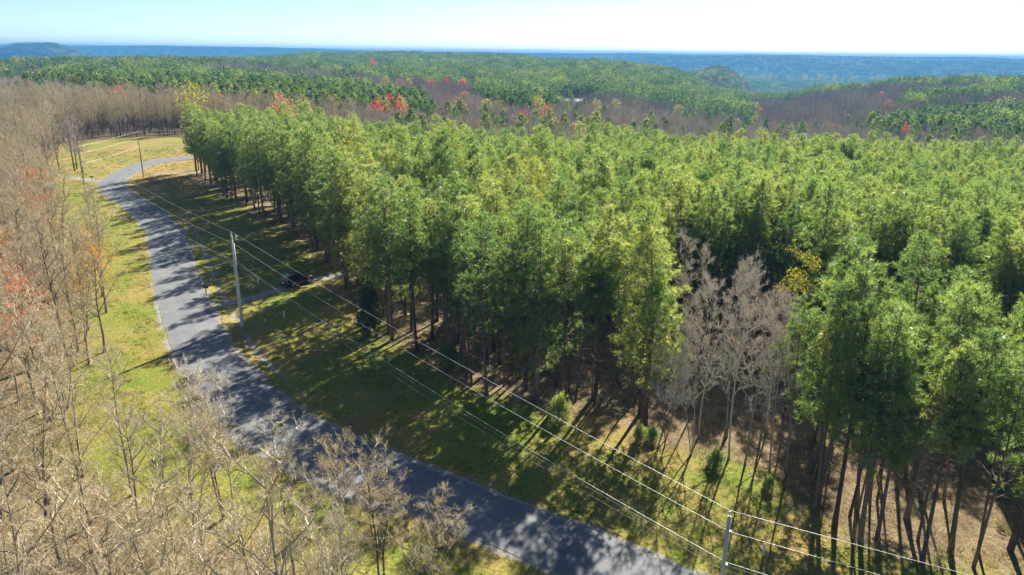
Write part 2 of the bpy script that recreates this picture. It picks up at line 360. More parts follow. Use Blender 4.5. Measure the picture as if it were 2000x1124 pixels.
tag(link('ground', gme), 'rolling ground of grass verges, leaf litter and wooded hills', kind='structure')
def gz1(x, y): return float(ground_z(np.array([x]), np.array([y]))[0])
# ---------------------------------------------------------------- road
RM, nt, out = new_mat('asphalt'); geo = N(nt, 'ShaderNodeNewGeometry'); pos = geo.outputs['Position']
a1 = N(nt, 'ShaderNodeAttribute'); a1.attribute_name = 'lane'
f1 = noise(nt, pos, 0.35, 5, 0.6); f2 = noise(nt, pos, 9, 4, 0.7)
c = ramp(nt, math_(nt, 'ADD', math_(nt, 'MULTIPLY', f1, 0.7), math_(nt, 'MULTIPLY', f2, 0.3)), [(0.3, (0.110, 0.121, 0.136)), (0.5, (0.148, 0.159, 0.172)), (0.7, (0.198, 0.207, 0.216))])
wear = math_(nt, 'ABSOLUTE', math_(nt, 'SUBTRACT', math_(nt, 'ABSOLUTE', a1.outputs['Fac']), 0.45))
c = mixc(nt, math_(nt, 'MULTIPLY', math_(nt, 'SUBTRACT', 1.0, math_(nt, 'MULTIPLY', wear, 4.0), clamp=True), 0.30), c, (0.21, 0.207, 0.20))
seam = math_(nt, 'SUBTRACT', 1.0, math_(nt, 'MULTIPLY', math_(nt, 'ABSOLUTE', math_(nt, 'ADD', a1.outputs['Fac'], math_(nt, 'MULTIPLY', math_(nt, 'SUBTRACT', f1, 0.5), 0.05))), 40.0), clamp=True)
c = mixc(nt, math_(nt, 'MULTIPLY', seam, 0.6), c, (0.08, 0.08, 0.08))
edge = math_(nt, 'MULTIPLY', math_(nt, 'SUBTRACT', math_(nt, 'ADD', math_(nt, 'ABSOLUTE', a1.outputs['Fac']), math_(nt, 'MULTIPLY', f1, 0.12)), 1.0), 12.0, clamp=True)
c = mixc(nt, math_(nt, 'MULTIPLY', edge, 0.7), c, (0.30, 0.27, 0.21))
vor = N(nt, 'ShaderNodeTexVoronoi', feature='DISTANCE_TO_EDGE'); vor.inputs['Scale'].default_value = 0.16
wv = N(nt, 'ShaderNodeVectorMath', operation='MULTIPLY_ADD'); nn = N(nt, 'ShaderNodeTexNoise'); nn.inputs['Scale'].default_value = 0.8; nt.links.new(pos, nn.inputs['Vector'])
nt.links.new(nn.outputs['Color'], wv.inputs[0]); wv.inputs[1].default_value = (2.2, 2.2, 0); nt.links.new(pos, wv.inputs[2]); nt.links.new(wv.outputs[0], vor.inputs['Vector'])
crk = math_(nt, 'SUBTRACT', 1.0, math_(nt, 'MULTIPLY', vor.outputs['Distance'], 90.0), clamp=True)
c = mixc(nt, math_(nt, 'MULTIPLY', crk, 0.45), c, (0.05, 0.05, 0.05))
p = N(nt, 'ShaderNodeBsdfPrincipled'); p.inputs['Roughness'].default_value = 0.85; p.inputs['Specular IOR Level'].default_value = 0.35; nt.links.new(c, p.inputs['Base Color'])
bp = N(nt, 'ShaderNodeBump'); bp.inputs['Strength'].default_value = 0.4; bp.inputs['Distance'].default_value = 0.02; nt.links.new(noise(nt, pos, 30, 3), bp.inputs['Height']); nt.links.new(bp.outputs[0], p.inputs['Normal'])
nt.links.new(p.outputs[0], out.inputs[0])
T = np.gradient(ROAD, axis=0); T /= np.linalg.norm(T, axis=1, keepdims=True); NL = np.stack([-T[:, 1], T[:, 0]], 1)
cross = [(-1.0, -0.16), (-1.0, 0.03), (-0.5, 0.055), (0.0, 0.075), (0.5, 0.055), (1.0, 0.03), (1.0, -0.16)]
zc = terrain(ROAD[:, 0], ROAD[:, 1])
V = []; lane = []
for i in range(len(ROAD)):
    wob = 0.10 * (vnoise(np.array([i * 0.35]), np.array([0.0]), 5)[0] - 0.5), 0.10 * (vnoise(np.array([i * 0.35]), np.array([9.0]), 6)[0] - 0.5)
    for u, h in cross:
        hw = ROAD_HW + (wob[0] if u < 0 else wob[1]) * abs(u) * 3
        q = ROAD[i] + NL[i] * u * hw; V.append((q[0], q[1], terrain(q[0], q[1]) * 1.0 + h)); lane.append(u)
k = len(cross)
F = np.array([(i * k + j, i * k + j + 1, (i + 1) * k + j + 1, (i + 1) * k + j) for i in range(len(ROAD) - 1) for j in range(k - 1)])[:, ::-1]
rme = mesh_data('road', np.array(V, float), F, RM, smooth=False); a = rme.attributes.new('lane', 'FLOAT', 'POINT'); a.data.foreach_set('value', np.array(lane, np.float32))
tag(link('road', rme), 'narrow grey asphalt road curving between the woods', kind='structure')
# ---------------------------------------------------------------- tree shapes
M_NEEDLE = leaf_mat('pine_needles', [(0.0, (0.11, 0.19, 0.062)), (0.4, (0.185, 0.275, 0.085)), (0.75, (0.265, 0.33, 0.10)), (1.0, (0.36, 0.37, 0.12))], trans=0.58, gloss=0.08, tint=(1.38, 1.38, 0.85))
M_FARNEEDLE = leaf_mat('far_pine_needles', [(0.0, (0.06, 0.105, 0.038)), (0.4, (0.10, 0.155, 0.052)), (0.75, (0.165, 0.225, 0.066)), (1.0, (0.28, 0.31, 0.09))], trans=0.5, gloss=0.03, tint=(1.35, 1.4, 0.85), nscale=0.15, stands=1.5)
M_CEDAR = leaf_mat('cedar_leaves', [(0.0, (0.05, 0.09, 0.028)), (0.6, (0.085, 0.13, 0.04)), (1.0, (0.12, 0.17, 0.05))], trans=0.35, gloss=0.05)
M_PBARK = bark_mat('pine_bark', (0.09, 0.065, 0.05), (0.25, 0.19, 0.15))
M_GBARK = bark_mat('grey_bark', (0.10, 0.08, 0.063), (0.33, 0.28, 0.225))
M_WBARK = bark_mat('pale_bark', (0.22, 0.18, 0.15), (0.50, 0.44, 0.38))
M_TWIG = twig_mat('twigs', [(0.0, (0.46, 0.385, 0.25)), (0.3, (0.55, 0.49, 0.37)), (0.55, (0.60, 0.50, 0.30)), (0.8, (0.50, 0.43, 0.31)), (1.0, (0.50, 0.51, 0.24))])
M_WTWIG = twig_mat('pale_twigs', [(0.0, (0.53, 0.48, 0.40)), (0.5, (0.64, 0.585, 0.49)), (1.0, (0.56, 0.49, 0.39))])
M_FTWIG = twig_mat('far_twigs', [(0.0, (0.23, 0.205, 0.185)), (0.2, (0.54, 0.49, 0.43)), (0.4, (0.50, 0.365, 0.31)), (0.55, (0.31, 0.28, 0.245)), (0.75, (0.58, 0.52, 0.38)), (0.9, (0.45, 0.50, 0.22)), (1.0, (0.60, 0.44, 0.34))])
M_RED = leaf_mat('red_buds', [(0.0, (0.42, 0.07, 0.04)), (0.5, (0.62, 0.15, 0.06)), (1.0, (0.74, 0.27, 0.10))], trans=0.45, gloss=0.0, tint=(1.1, 0.95, 0.85))
M_PINKRED = leaf_mat('rose_buds', [(0.0, (0.34, 0.09, 0.08)), (0.5, (0.48, 0.16, 0.13)), (1.0, (0.58, 0.27, 0.19))], trans=0.45, gloss=0.0, tint=(1.1, 0.95, 0.9))
M_PEACH = leaf_mat('peach_leaves', [(0.0, (0.42, 0.15, 0.05)), (0.5, (0.58, 0.26, 0.09)), (1.0, (0.66, 0.40, 0.16))], trans=0.45, gloss=0.0, tint=(1.1, 1.0, 0.8))
M_YEL = leaf_mat('young_leaves', [(0.0, (0.15, 0.19, 0.02)), (0.5, (0.28, 0.30, 0.03)), (1.0, (0.42, 0.38, 0.05))], trans=0.5, gloss=0.0, tint=(1.2, 1.15, 0.6))
M_PALEYEL = leaf_mat('pale_young_leaves', [(0.0, (0.26, 0.27, 0.10)), (1.0, (0.46, 0.42, 0.16))], trans=0.45, gloss=0.0)
M_GOLD = leaf_mat('gold_leaves', [(0.0, (0.38, 0.22, 0.03)), (1.0, (0.55, 0.32, 0.06))], trans=0.45, gloss=0.0)
M_PINK = leaf_mat('pink_blossom', [(0.0, (0.42, 0.16, 0.32)), (1.0, (0.62, 0.34, 0.48))], trans=0.4, gloss=0.0, tint=(1.0, 0.9, 1.0))
def unit(v): return v / (np.linalg.norm(v, axis=-1, keepdims=True) + 1e-9)
def blades(P, D, L, W, g):
    """one slim triangle per blade: base at P, pointing along D"""
    n = len(P); s = unit(np.cross(D, g.normal(size=(n, 3)))) * (W * 0.5)[:, None]
    V = np.stack([P - s, P + s, P + D * L[:, None]], 1).reshape(-1, 3)
    return V, np.arange(3 * n).reshape(-1, 3)
def tufts(P, A, nb, L, W, g, spread=0.75):
    n = len(P); PP = np.repeat(P, nb, 0); D = unit(np.repeat(A, nb, 0) * 0.55 + g.normal(size=(n * nb, 3)) * spread)
    return blades(PP, D, L * g.uniform(0.7, 1.2, n * nb), W * g.uniform(0.7, 1.25, n * nb), g)
def pine_shape(seed, h=17.0, base=0.45, dens=3.1, nb=17, L=0.40, W=0.037, lmax=2.15, rad=0.17, dead=True):
    g = np.random.default_rng(seed)
    ph = g.uniform(0, 6.28); bend = g.uniform(0.1, 0.45)
    def axis(z): t = z / h; return np.array([math.cos(ph) * bend * math.sin(t * 2.6), math.sin(ph) * bend * math.sin(t * 2.6), z])
    tv, tf = tube([axis(h * k / 9) for k in range(10)], [rad * (1.35 if k == 0 else 1.0) * (1 - 0.93 * (k / 9) ** 1.2) for k in range(10)], 7)
    parts = [(np.array([tuple(v) for v in tv]), tri(tf))]
    BA, BB, BR = [], [], []; TP, TA = [], []
    zb = base * h; z = zb; a0 = 0.0
    while z < h * 0.985:
        t = (z - zb) / (h - zb); n = int(g.integers(3, 6)); a0 += g.uniform(0.5, 1.3)
        Lb = lmax * (1 - t ** 1.6) ** 0.75 * (0.62 + 0.38 * min(1, t / 0.22)) + 0.15
        up = -0.05 + 0.75 * t
        for k in range(n):
            a = a0 + 6.283 * k / n + g.normal() * 0.25; l = Lb * g.uniform(0.5, 1.22)
            d = unit(np.array([math.cos(a), math.sin(a), up + g.normal() * 0.12])); p0 = axis(z + g.normal() * 0.12); p1 = p0 + d * l + np.array([0, 0, 0.10 * l])
            BA.append(p0); BB.append(p1); BR.append(0.02 + 0.012 * l)
            ncl = max(1, int(round(dens * l / 1.9 * g.uniform(0.7, 1.3))))
            for c_ in range(ncl):
                f_ = 1.0 if c_ == 0 else g.uniform(0.35, 0.95); lat = unit(np.cross(d, [0, 0, 1.0])) * g.choice([-1, 1]) * (0 if c_ == 0 else g.uniform(0.25, 0.62) * (0.35 + 0.4 * l))
                cc = p0 + (p1 - p0) * f_ + lat + np.array([0, 0, g.uniform(-0.25, 0.40)]); n_t = int(g.integers(3, 7)); off = unit(g.normal(size=(n_t, 3))) * g.uniform(0.10, 0.42, (n_t, 1))
                if c_: BA.append(p0 + (p1 - p0) * f_ * 0.8); BB.append(cc); BR.append(0.014)
                TP.append(cc + off); TA.append(unit(d[None] * 0.4 + np.array([[0, 0, 1.0]]) + off * 0.7))
        z += g.uniform(0.34, 0.62) * (h / 17)
    TP.append(np.array([axis(h), axis(h * 0.985), axis(h * 0.97)])); TA.append(np.array([[0, 0, 1.0]] * 3))
    if dead:
        for _ in range(int(22 * base / 0.45)):
            zz = g.uniform(0.16, base + 0.04) * h; a = g.uniform(0, 6.283); l = g.uniform(0.5, 1.9)
            p0 = axis(zz); BA.append(p0); BB.append(p0 + np.array([math.cos(a), math.sin(a), g.uniform(-0.35, 0.25)]) * l); BR.append(0.022)
    parts.append(cones(BA, BB, np.array(BR)))
    tr = merge(parts); cr = tufts(np.concatenate(TP), np.concatenate(TA), nb, L, W, g, 0.5)
    return tr, cr
def bare_shape(seed, h=13.0, spread=1.0, n1=13, n2=5, n3=5, n4=5, rad=0.13, fork=0.32, twig=0.007, stems=1):
    g = np.random.default_rng(seed); wood = []; thin = []; tips = []
    for st in range(stems):
        ph = g.uniform(0, 6.28); lean = g.uniform(0.1, 0.5) + (0.9 if stems > 1 else 0); hh = h * (1 if st == 0 else g.uniform(0.75, 0.98)); kx = g.uniform(1.5, 4)
        def axis(t): return np.array([math.cos(ph) * (lean * t * 1.6 + 0.18 * math.sin(kx * t * 3)), math.sin(ph) * (lean * t * 1.6) + 0.18 * math.sin(kx * t * 2 + 1) * t, hh * t])
        tv, tf = tube([axis(k / 10) for k in range(11)], [rad * (1.3 if k == 0 else 1) * (1 - 0.9 * k / 10) / (1 + 0.25 * (stems - 1)) for k in range(11)], 6)
        wood.append((np.array([tuple(v) for v in tv]), tri(tf)))
        # level 1 limbs
        m1 = max(5, int(n1 / (1 + 0.4 * (stems - 1))))
        t0 = fork + (1 - fork) * (np.arange(m1) + g.random(m1)) / m1 * 0.97
        A = np.array([axis(t) for t in t0]); an = g.uniform(0, 6.283) + np.arange(m1) * 2.4 + g.normal(size=m1) * 0.4
        ln = hh * 0.34 * (1.05 - t0 * 0.75) * g.uniform(0.7, 1.25, m1) * spread + 0.4
        up = g.uniform(0.75, 1.5, m1)
        D = unit(np.stack([np.cos(an), np.sin(an), up], 1)); 
        for i in range(m1):
            mid = A[i] + D[i] * ln[i] * 0.5 + g.normal(size=3) * 0.06 * ln[i]; end = A[i] + D[i] * ln[i] + np.array([0, 0, 0.14 * ln[i]]); rb = rad * 0.42 * (1.1 - 0.75 * t0[i]) + 0.012
            lv, lf = tube([A[i], mid, end], [rb, rb * 0.65, rb * 0.2], 4, False); wood.append((np.array([tuple(v) for v in lv]), tri(lf)))
        E = A + D * ln[:, None] + np.array([[0, 0, 0.14]]) * ln[:, None]
        top = axis(1.0); A = np.concatenate([A, [axis(0.93)]]); E = np.concatenate([E, [top]]); D = np.concatenate([D, [[0, 0, 1.0]]]); ln = np.append(ln, 1.0)
        rad_l = 0.028
        for lev, (nn_, fr, sp) in enumerate(((n2, 0.50, 0.75), (n3, 0.52, 0.85), (n4, 0.62, 0.95))):
            m = len(A); s = g.uniform(0.22, 1.0, (m, nn_)); P0 = (A[:, None] + (E - A)[:, None] * s[..., None]).reshape(-1, 3)
            D2 = unit(np.repeat(unit(E - A), nn_, 0) * 0.8 + g.normal(size=(m * nn_, 3)) * sp * 0.75 + np.array([[0, 0, 0.28]]))
            l2 = np.repeat(ln, nn_) * fr * g.uniform(0.5, 1.2, m * nn_) * (1.15 - 0.5 * s.ravel()) + 0.12
            P1 = P0 + D2 * l2[:, None]
            thin.append(cones(P0, P1, np.full(len(P0), max(twig, rad_l * 0.5 ** lev)) * g.uniform(0.8, 1.2, len(P0))))
            A, E, ln = P0, P1, l2
        tips.append(P1)
    return merge(wood), merge(thin), np.concatenate(tips)
def flakes(P, n, size, g, scatter=0.25):
    """small leaf or bud faces round the twig tips"""
    idx = g.integers(0, len(P), n); q = P[idx] + g.normal(size=(n, 3)) * scatter
    D = unit(g.normal(size=(n, 3))); return blades(q, D, size * g.uniform(0.6, 1.3, n), size * 0.8 * g.uniform(0.6, 1.2, n), g)
PINES, PINE_H = [], []
for i, (h, b) in enumerate([(17.0, 0.50), (18.0, 0.56), (16.0, 0.47), (17.5, 0.60), (16.5, 0.53), (15.5, 0.45), (18.3, 0.58)]):
    t, c = pine_shape(100 + i, h, b); PINES.append((mesh_data('pine_trunk', *t, M_PBARK, True), mesh_data('pine_crown', *c, M_NEEDLE))); PINE_H.append(h)
SLIM = []
for i, (h, b) in enumerate([(15.5, 0.70), (14.0, 0.66), (16.5, 0.74)]):
    t, c = pine_shape(260 + i, h, b, lmax=1.35, rad=0.095); SLIM.append((mesh_data('slim_pine_trunk', *t, M_PBARK, True), mesh_data('slim_pine_crown', *c, M_NEEDLE)))
EDGE_PINES = []
for i, (h, b) in enumerate([(17.5, 0.28), (16.5, 0.22), (18.0, 0.34)]):
    t, c = pine_shape(200 + i, h, b, lmax=2.9, dens=2.4); EDGE_PINES.append((mesh_data('edge_pine_trunk', *t, M_PBARK, True), mesh_data('edge_pine_crown', *c, M_NEEDLE)))
def two(name, w, th, m1, m2): return (mesh_data(name + '_trunk', *w, m1, True), mesh_data(name + '_crown', *th, m2))
BARES, BARE_TIPS = [], []
for i, (h, sp, ns) in enumerate([(13, 0.95, 1), (14.5, 0.85, 1), (11, 1.1, 1), (12.5, 1.0, 2), (9.5, 1.0, 3), (15, 0.8, 1)]):
    w, th, tp = bare_shape(300 + i, h, sp, n1=16, n4=8, stems=ns); BARES.append(two('bare', w, th, M_GBARK, M_TWIG)); BARE_TIPS.append(tp)
PALES = []
for i, (h, sp, ns) in enumerate([(14, 0.66, 1), (12, 0.85, 2), (15.5, 0.58, 1), (10, 0.95, 3)]):
    w, th, tp = bare_shape(340 + i, h, sp, n1=16, n2=5, n3=5, n4=8, rad=0.09, stems=ns, twig=0.006); PALES.append(two('pale', w, th, M_WBARK, M_WTWIG))
BRUSH = []
def leafy(seed, mat, h, sp, n, size, scatter=0.28, small=False):
    g = np.random.default_rng(seed)
    w, th, tp = bare_shape(seed, h, sp, n1=10, n2=4, n3=4, n4=3) if small else bare_shape(seed, h, sp)
    fl = flakes(tp, n, size, g, scatter)
    return (mesh_data('wood', *w, M_GBARK, True), mesh_data('twigs', *th, M_TWIG), mesh_data('leaves', *fl, mat))
# lighter shapes for the woods far off
def far_pine(seed, h=16, n=170, nb=6, L=0.75, W=0.32):
    g = np.random.default_rng(seed); t = g.random(n) ** 0.85; z = h * (0.42 + 0.56 * t); rr_ = 2.9 * (1 - t ** 2.2) ** 0.7 * (0.6 + 0.4 * np.minimum(1, t / 0.2)) * np.sqrt(g.random(n)) + 0.1; a = g.uniform(0, 6.283, n)
    P = np.stack([rr_ * np.cos(a), rr_ * np.sin(a), z], 1); A = unit(np.stack([np.cos(a) * 0.9, np.sin(a) * 0.9, np.full(n, 0.4)], 1) + g.normal(size=(n, 3)) * 0.3)
    P += unit(g.normal(size=(n, 3))) * 0.35; cr = tufts(P, A, nb, L, W, g, 0.9); tv, tf = tube([(0, 0, 0), (0, 0, h * 0.9)], [0.17, 0.05], 4, False)
    return (np.array([tuple(v) for v in tv]), tri(tf)), cr
def far_bare(seed, h=15, n=240, sp=1.0):
    g = np.random.default_rng(seed); tv, tf = tube([(0, 0, 0), (g.normal() * 0.2, g.normal() * 0.2, h * 0.5), (g.normal() * 0.4, g.normal() * 0.4, h * 0.95)], [0.2, 0.13, 0.03], 4, False)
    t = g.random(n); z0 = h * (0.30 + 0.6 * t); a = g.uniform(0, 6.283, n); rr_ = 2.7 * sp * np.sin(np.pi * (0.15 + 0.8 * t)) * g.random(n)
    P0 = np.stack([rr_ * np.cos(a), rr_ * np.sin(a), z0], 1); D = unit(np.stack([np.cos(a) * 0.6, np.sin(a) * 0.6, np.full(n, 1.1)], 1) + g.normal(size=(n, 3)) * 0.35)
    P1 = P0 + D * (g.uniform(0.8, 2.4, n) * (1.1 - 0.5 * t))[:, None]
    return (np.array([tuple(v) for v in tv]), tri(tf)), cones(P0, P1, np.full(n, 0.055)), P1
def far_mesh(name, parts, mats):
    V, F = merge([p for p in parts]); mi = np.concatenate([np.full(len(p[1]), k) for k, p in enumerate(parts)]); return mesh_data(name, V, F, mats, mi=mi)
def tile(name, kind, seed, span, sp, mats, n, cone=1.0):
    """a patch of wood for the hills: some trees of real height standing a few metres apart"""
    g = np.random.default_rng(seed); W_ = []; Cc = []
    k = int(span / sp); xs = [(i + 0.5) * sp - span / 2 + g.normal() * sp * 0.22 for i in range(k)]
    for x in xs:
        for y0 in range(k):
            y = (y0 + 0.5) * sp - span / 2 + g.normal() * sp * 0.22; h = g.uniform(13.5, 17.5); a = np.array([[x, y, 0]])
            if kind == 'pine':
                w, c = far_pine(int(g.integers(1e6)), h, n, 4, 1.15 * cone, 0.6 * cone)
            else:
                w, c, _ = far_bare(int(g.integers(1e6)), h, n, 1.1); 
            W_.append((w[0] + a, w[1])); Cc.append((c[0] + a, c[1]))
    return far_mesh(name, [merge(W_), merge(Cc)], mats)
# ---------------------------------------------------------------- scattering as ONE object (geometry nodes) for what cannot be counted
def scatter_group():
    ng = bpy.data.node_groups.new('scatter', 'GeometryNodeTree')
    ng.interface.new_socket('Geometry', in_out='INPUT', socket_type='NodeSocketGeometry')
    ng.interface.new_socket('Kinds', in_out='INPUT', socket_type='NodeSocketCollection')
    ng.interface.new_socket('Geometry', in_out='OUTPUT', socket_type='NodeSocketGeometry')
    n = ng.nodes; gi = n.new('NodeGroupInput'); go = n.new('NodeGroupOutput'); ci = n.new('GeometryNodeCollectionInfo'); ip = n.new('GeometryNodeInstanceOnPoints')
    ci.inputs['Separate Children'].default_value = True; ci.inputs['Reset Children'].default_value = True; ip.inputs['Pick Instance'].default_value = True
    def na(name, t):
        a = n.new('GeometryNodeInputNamedAttribute'); a.data_type = t; a.inputs['Name'].default_value = name
        return a.outputs[0]
    ng.links.new(gi.outputs['Geometry'], ip.inputs['Points']); ng.links.new(gi.outputs['Kinds'], ci.inputs['Collection'])
    ng.links.new(ci.outputs[0], ip.inputs['Instance']); ng.links.new(na('idx', 'INT'), ip.inputs['Instance Index'])
    ng.links.new(na('rot', 'FLOAT_VECTOR'), ip.inputs['Rotation']); ng.links.new(na('scl', 'FLOAT_VECTOR'), ip.inputs['Scale'])
    ng.links.new(ip.outputs[0], go.inputs[0]); return ng
SCATTER = scatter_group()
def scatter(name, label, P, kinds, idx=None, scl=None, g=rng, tilt=0.0):
    n = len(P); P = np.asarray(P, float)
    me = bpy.data.meshes.new(name); me.vertices.add(n); me.vertices.foreach_set('co', P.astype(np.float32).ravel())
    idx = g.integers(0, len(kinds), n) if idx is None else idx
    scl = np.repeat(g.uniform(0.85, 1.15, n)[:, None], 3, 1) if scl is None else np.asarray(scl)
    if scl.ndim == 1: scl = np.repeat(scl[:, None], 3, 1)
    rot = np.stack([g.normal(size=n) * tilt, g.normal(size=n) * tilt, g.uniform(0, 6.283, n)], 1)
    a = me.attributes.new('idx', 'INT', 'POINT'); a.data.foreach_set('value', np.asarray(idx, np.int32))
    for nm, arr in (('rot', rot), ('scl', scl)):
        a = me.attributes.new(nm, 'FLOAT_VECTOR', 'POINT'); a.data.foreach_set('vector', arr.astype(np.float32).ravel())
    me.update(); o = link(name, me)
    col = bpy.data.collections.new(name + '_kinds')
    for i, k in enumerate(kinds): col.objects.link(bpy.data.objects.new('%s_kind_%02d' % (name, i), k))
    md = o.modifiers.new('scatter', 'NODES'); md.node_group = SCATTER
    md[[s.identifier for s in SCATTER.interface.items_tree if s.name == 'Kinds'][0]] = col
    return tag(o, label, kind='stuff')
def joined(a, b, name):
    """trunk and crown mesh data -> one mesh with two materials, for the scattered mass"""
    out = []; n = 0; mi = []
    for k, me in enumerate((a, b)):
        v = np.empty(len(me.vertices) * 3); me.vertices.foreach_get('co', v); f = np.empty(len(me.loops), np.int32); me.loops.foreach_get('vertex_index', f)
        out.append((v.reshape(-1, 3), f.reshape(-1, 3))); mi.append(np.full(len(me.polygons), k))
    V, F = merge(out); return mesh_data(name, V, F, [a.materials[0], b.materials[0]], mi=np.concatenate(mi))
def tree(kind, parts, x, y, rz, s, label, cat, group=None, z=None, tilt=0.0):
    e = link(kind, None, loc=(x, y, (gz1(x, y) if z is None else z) - 0.08), scale=s); e.empty_display_size = 0.5
    e.rotation_euler = (tilt * math.sin(rz * 7), tilt * math.cos(rz * 5), rz)
    tag(e, label, cat, group)
    for nm, me in parts: link(nm, me, e)
    return e
PITCH_, ROLL_ = R(17.74), R(0.65)
def frame_xy(x, y, z):
    """where a point falls in the photograph (used to decide what is in view and for counting in labels)"""
    Z = z - CAM_Z; dep = y * math.cos(PITCH_) - Z * math.sin(PITCH_); d = -Z * math.cos(PITCH_) - y * math.sin(PITCH_)
    return (x * math.cos(ROLL_) - d * math.sin(ROLL_)) / dep * 1428 + 1000, (x * math.sin(ROLL_) + d * math.cos(ROLL_)) / dep * 1428 + 562, dep
def grid_pts(poly, sp, g, jit=0.28, ang=0.35):
    P = np.array(poly); c = P.mean(0); rad = np.max(np.hypot(*(P - c).T)); k = int(rad / sp) + 1
    u, v = np.meshgrid(np.arange(-k, k + 1), np.arange(-k, k + 1)); u = u.ravel() * sp + g.normal(size=u.size) * sp * jit; v = v.ravel() * sp + g.normal(size=v.size) * sp * jit
    x = c[0] + u * math.cos(ang) - v * math.sin(ang); y = c[1] + u * math.sin(ang) + v * math.cos(ang)
    m = in_poly(x, y, poly); return x[m], y[m]
WORDS = ['', 'one', 'two', 'three', 'four', 'five', 'six', 'seven', 'eight', 'nine', 'ten', 'eleven', 'twelve', 'thirteen', 'fourteen', 'fifteen', 'sixteen', 'seventeen', 'eighteen', 'nineteen', 'twenty', 'many']
ORD = ['leftmost', 'second from left', 'third from left', 'fourth from left', 'fifth from left', 'sixth from left', 'seventh from left', 'eighth from left', 'ninth from left', 'tenth from left', 'eleventh from left', 'twelfth from left', 'thirteenth from left', 'fourteenth from left']
def zone_labels(items, noun):
    """items: [(zone phrase, picture x)] -> a label for each: its place from the left among the trees of its zone"""
    zones = {}; lab = [None] * len(items)
    for i, (zn, px) in enumerate(items): zones.setdefault(zn, []).append((px, i))
    for zn, L in zones.items():
        L.sort(); n = len(L)
        for k, (_px, i) in enumerate(L):
            if n == 1: lab[i] = 'single %s %s' % (noun, zn)
            elif k == n - 1: lab[i] = ('rightmost of %s %ss %s' % (WORDS[n], noun, zn)) if n < 15 else 'one of many alike %ss %s' % (noun, zn)
            else: lab[i] = ('%s of %s %ss %s' % (ORD[k], WORDS[n], noun, zn)) if n < 15 else 'one of many alike %ss %s' % (noun, zn)
    return lab
# ---------------------------------------------------------------- the pine plantation
g = np.random.default_rng(5)
px_, py_ = grid_pts(PLANT, 3.3, g)
keep = ~in_poly(px_, py_, BARE_GAP) & (np.hypot(px_ - BARE_POCKET[0], (py_ - BARE_POCKET[1]) * 0.62) > BARE_POCKET[2]) & (poly_dist(px_, py_, DRIVE)[0] > 2.6) & (poly_dist(px_, py_, ROADL)[0] > 7)
gapn = fbm(px_ / 9, py_ / 9, 41); keep &= gapn > 0.29
pf0, _s0, pa0 = poly_dist(px_, py_, FRONT); keep &= ~((pf0 > np.where((pa0 > 140) & (pa0 < 158), 1.5, 6)) & (pf0 < 28) & (g.random(len(px_)) < np.where((pa0 > 160) & (pa0 < 212), 0.78, np.where(pa0 > 136, 0.66, 0.3))))
keep &= ~(in_poly(px_, py_, SUN_GAP) & (g.random(len(px_)) < 0.66))
px_, py_ = px_[keep], py_[keep]
slim = np.zeros(len(px_), bool)
sx_, sy_ = grid_pts(PLANT, 2.5, g, 0.3); sf, _s0, sa = poly_dist(sx_, sy_, FRONT)
m_ = (sf < np.where(sa > 205, 26, 15)) & (sa > 136) & (g.random(len(sx_)) < np.where(sa > 205, 0.62, 0.5)) & ~in_poly(sx_, sy_, BARE_GAP) & (np.min(np.hypot(sx_[:, None] - px_[None], sy_[:, None] - py_[None]), 1) > 1.3)
px_ = np.concatenate([px_, sx_[m_]]); py_ = np.concatenate([py_, sy_[m_]]); slim = np.concatenate([slim, np.ones(int(m_.sum()), bool)])
pz_ = ground_z(px_, py_); pf, _s, parc = poly_dist(px_, py_, FRONT); prng = np.hypot(px_, py_)
hs = (0.86 + 0.30 * fbm(px_ / 14, py_ / 14, 43)) * g.uniform(0.90, 1.10, len(px_)) * (1.10 - 0.17 * sstep(90, 175, prng)) 
fx = np.array([frame_xy(a, b, c + 12)[:2] for a, b, c in zip(px_, py_, pz_)])
show = (fx[:, 0] > -20) & (fx[:, 0] < 2020) & (fx[:, 1] > 0) & (fx[:, 1] < 1150) & (py_ > 20)
order = np.argsort(np.where(show, prng, 1e9)); ind = order[:300]; is_ind = np.zeros(len(px_), bool); is_ind[ind] = True; is_ind &= show
LM = [(0, 60, 'by the far road bend'), (60, 80, 'above the shaded bank'), (80, 100, 'left of the black car'), (100, 128, 'beside the black car'), (128, 150, 'across from the driveway'), (150, 166, 'left of the striped shadows'), (166, 174, 'behind the striped shadows'), (174, 182, 'behind the middle saplings'),
      (182, 196, 'left of the pale bare clump'), (196, 207, 'around the pale bare clump'), (207, 222, 'just right of the bare clump'), (222, 240, 'at the lower right'), (240, 500, 'in the right corner')]
def row_of(d): return 'in the front row' if d < 3 else '%s rows in' % WORDS[min(20, 2 + int((d - 3) / 3.0))]
ids = np.nonzero(is_ind)[0]; items = []
for i in ids:
    zn = [p for a, b, p in LM if a <= parc[i] < b][0]; items.append(('%s %s' % (row_of(pf[i]), zn), fx[i, 0]))
PINE_MIX = [joined(a, b, 'pine_whole') for a, b in PINES]
for i, lab in zip(ids, zone_labels(items, 'pine')):
    front = pf[i] < 4.2
    if slim[i]: me = SLIM[int(g.integers(3))]
    elif front and ((parc[i] < 138) or g.random() < (0.5 if parc[i] < 188 else 0.22)): me = EDGE_PINES[int(g.integers(3))]
    else: me = PINES[int(g.integers(len(PINES)))]
    sx = hs[i] * g.uniform(0.9, 1.12)
    tree('pine_tree', (('trunk', me[0]), ('crown', me[1])), float(px_[i]), float(py_[i]), float(g.uniform(0, 6.28)), (sx, sx, hs[i]), lab, 'pine tree', 'pines of the plantation', float(pz_[i]), tilt=0.035)
rest = ~is_ind
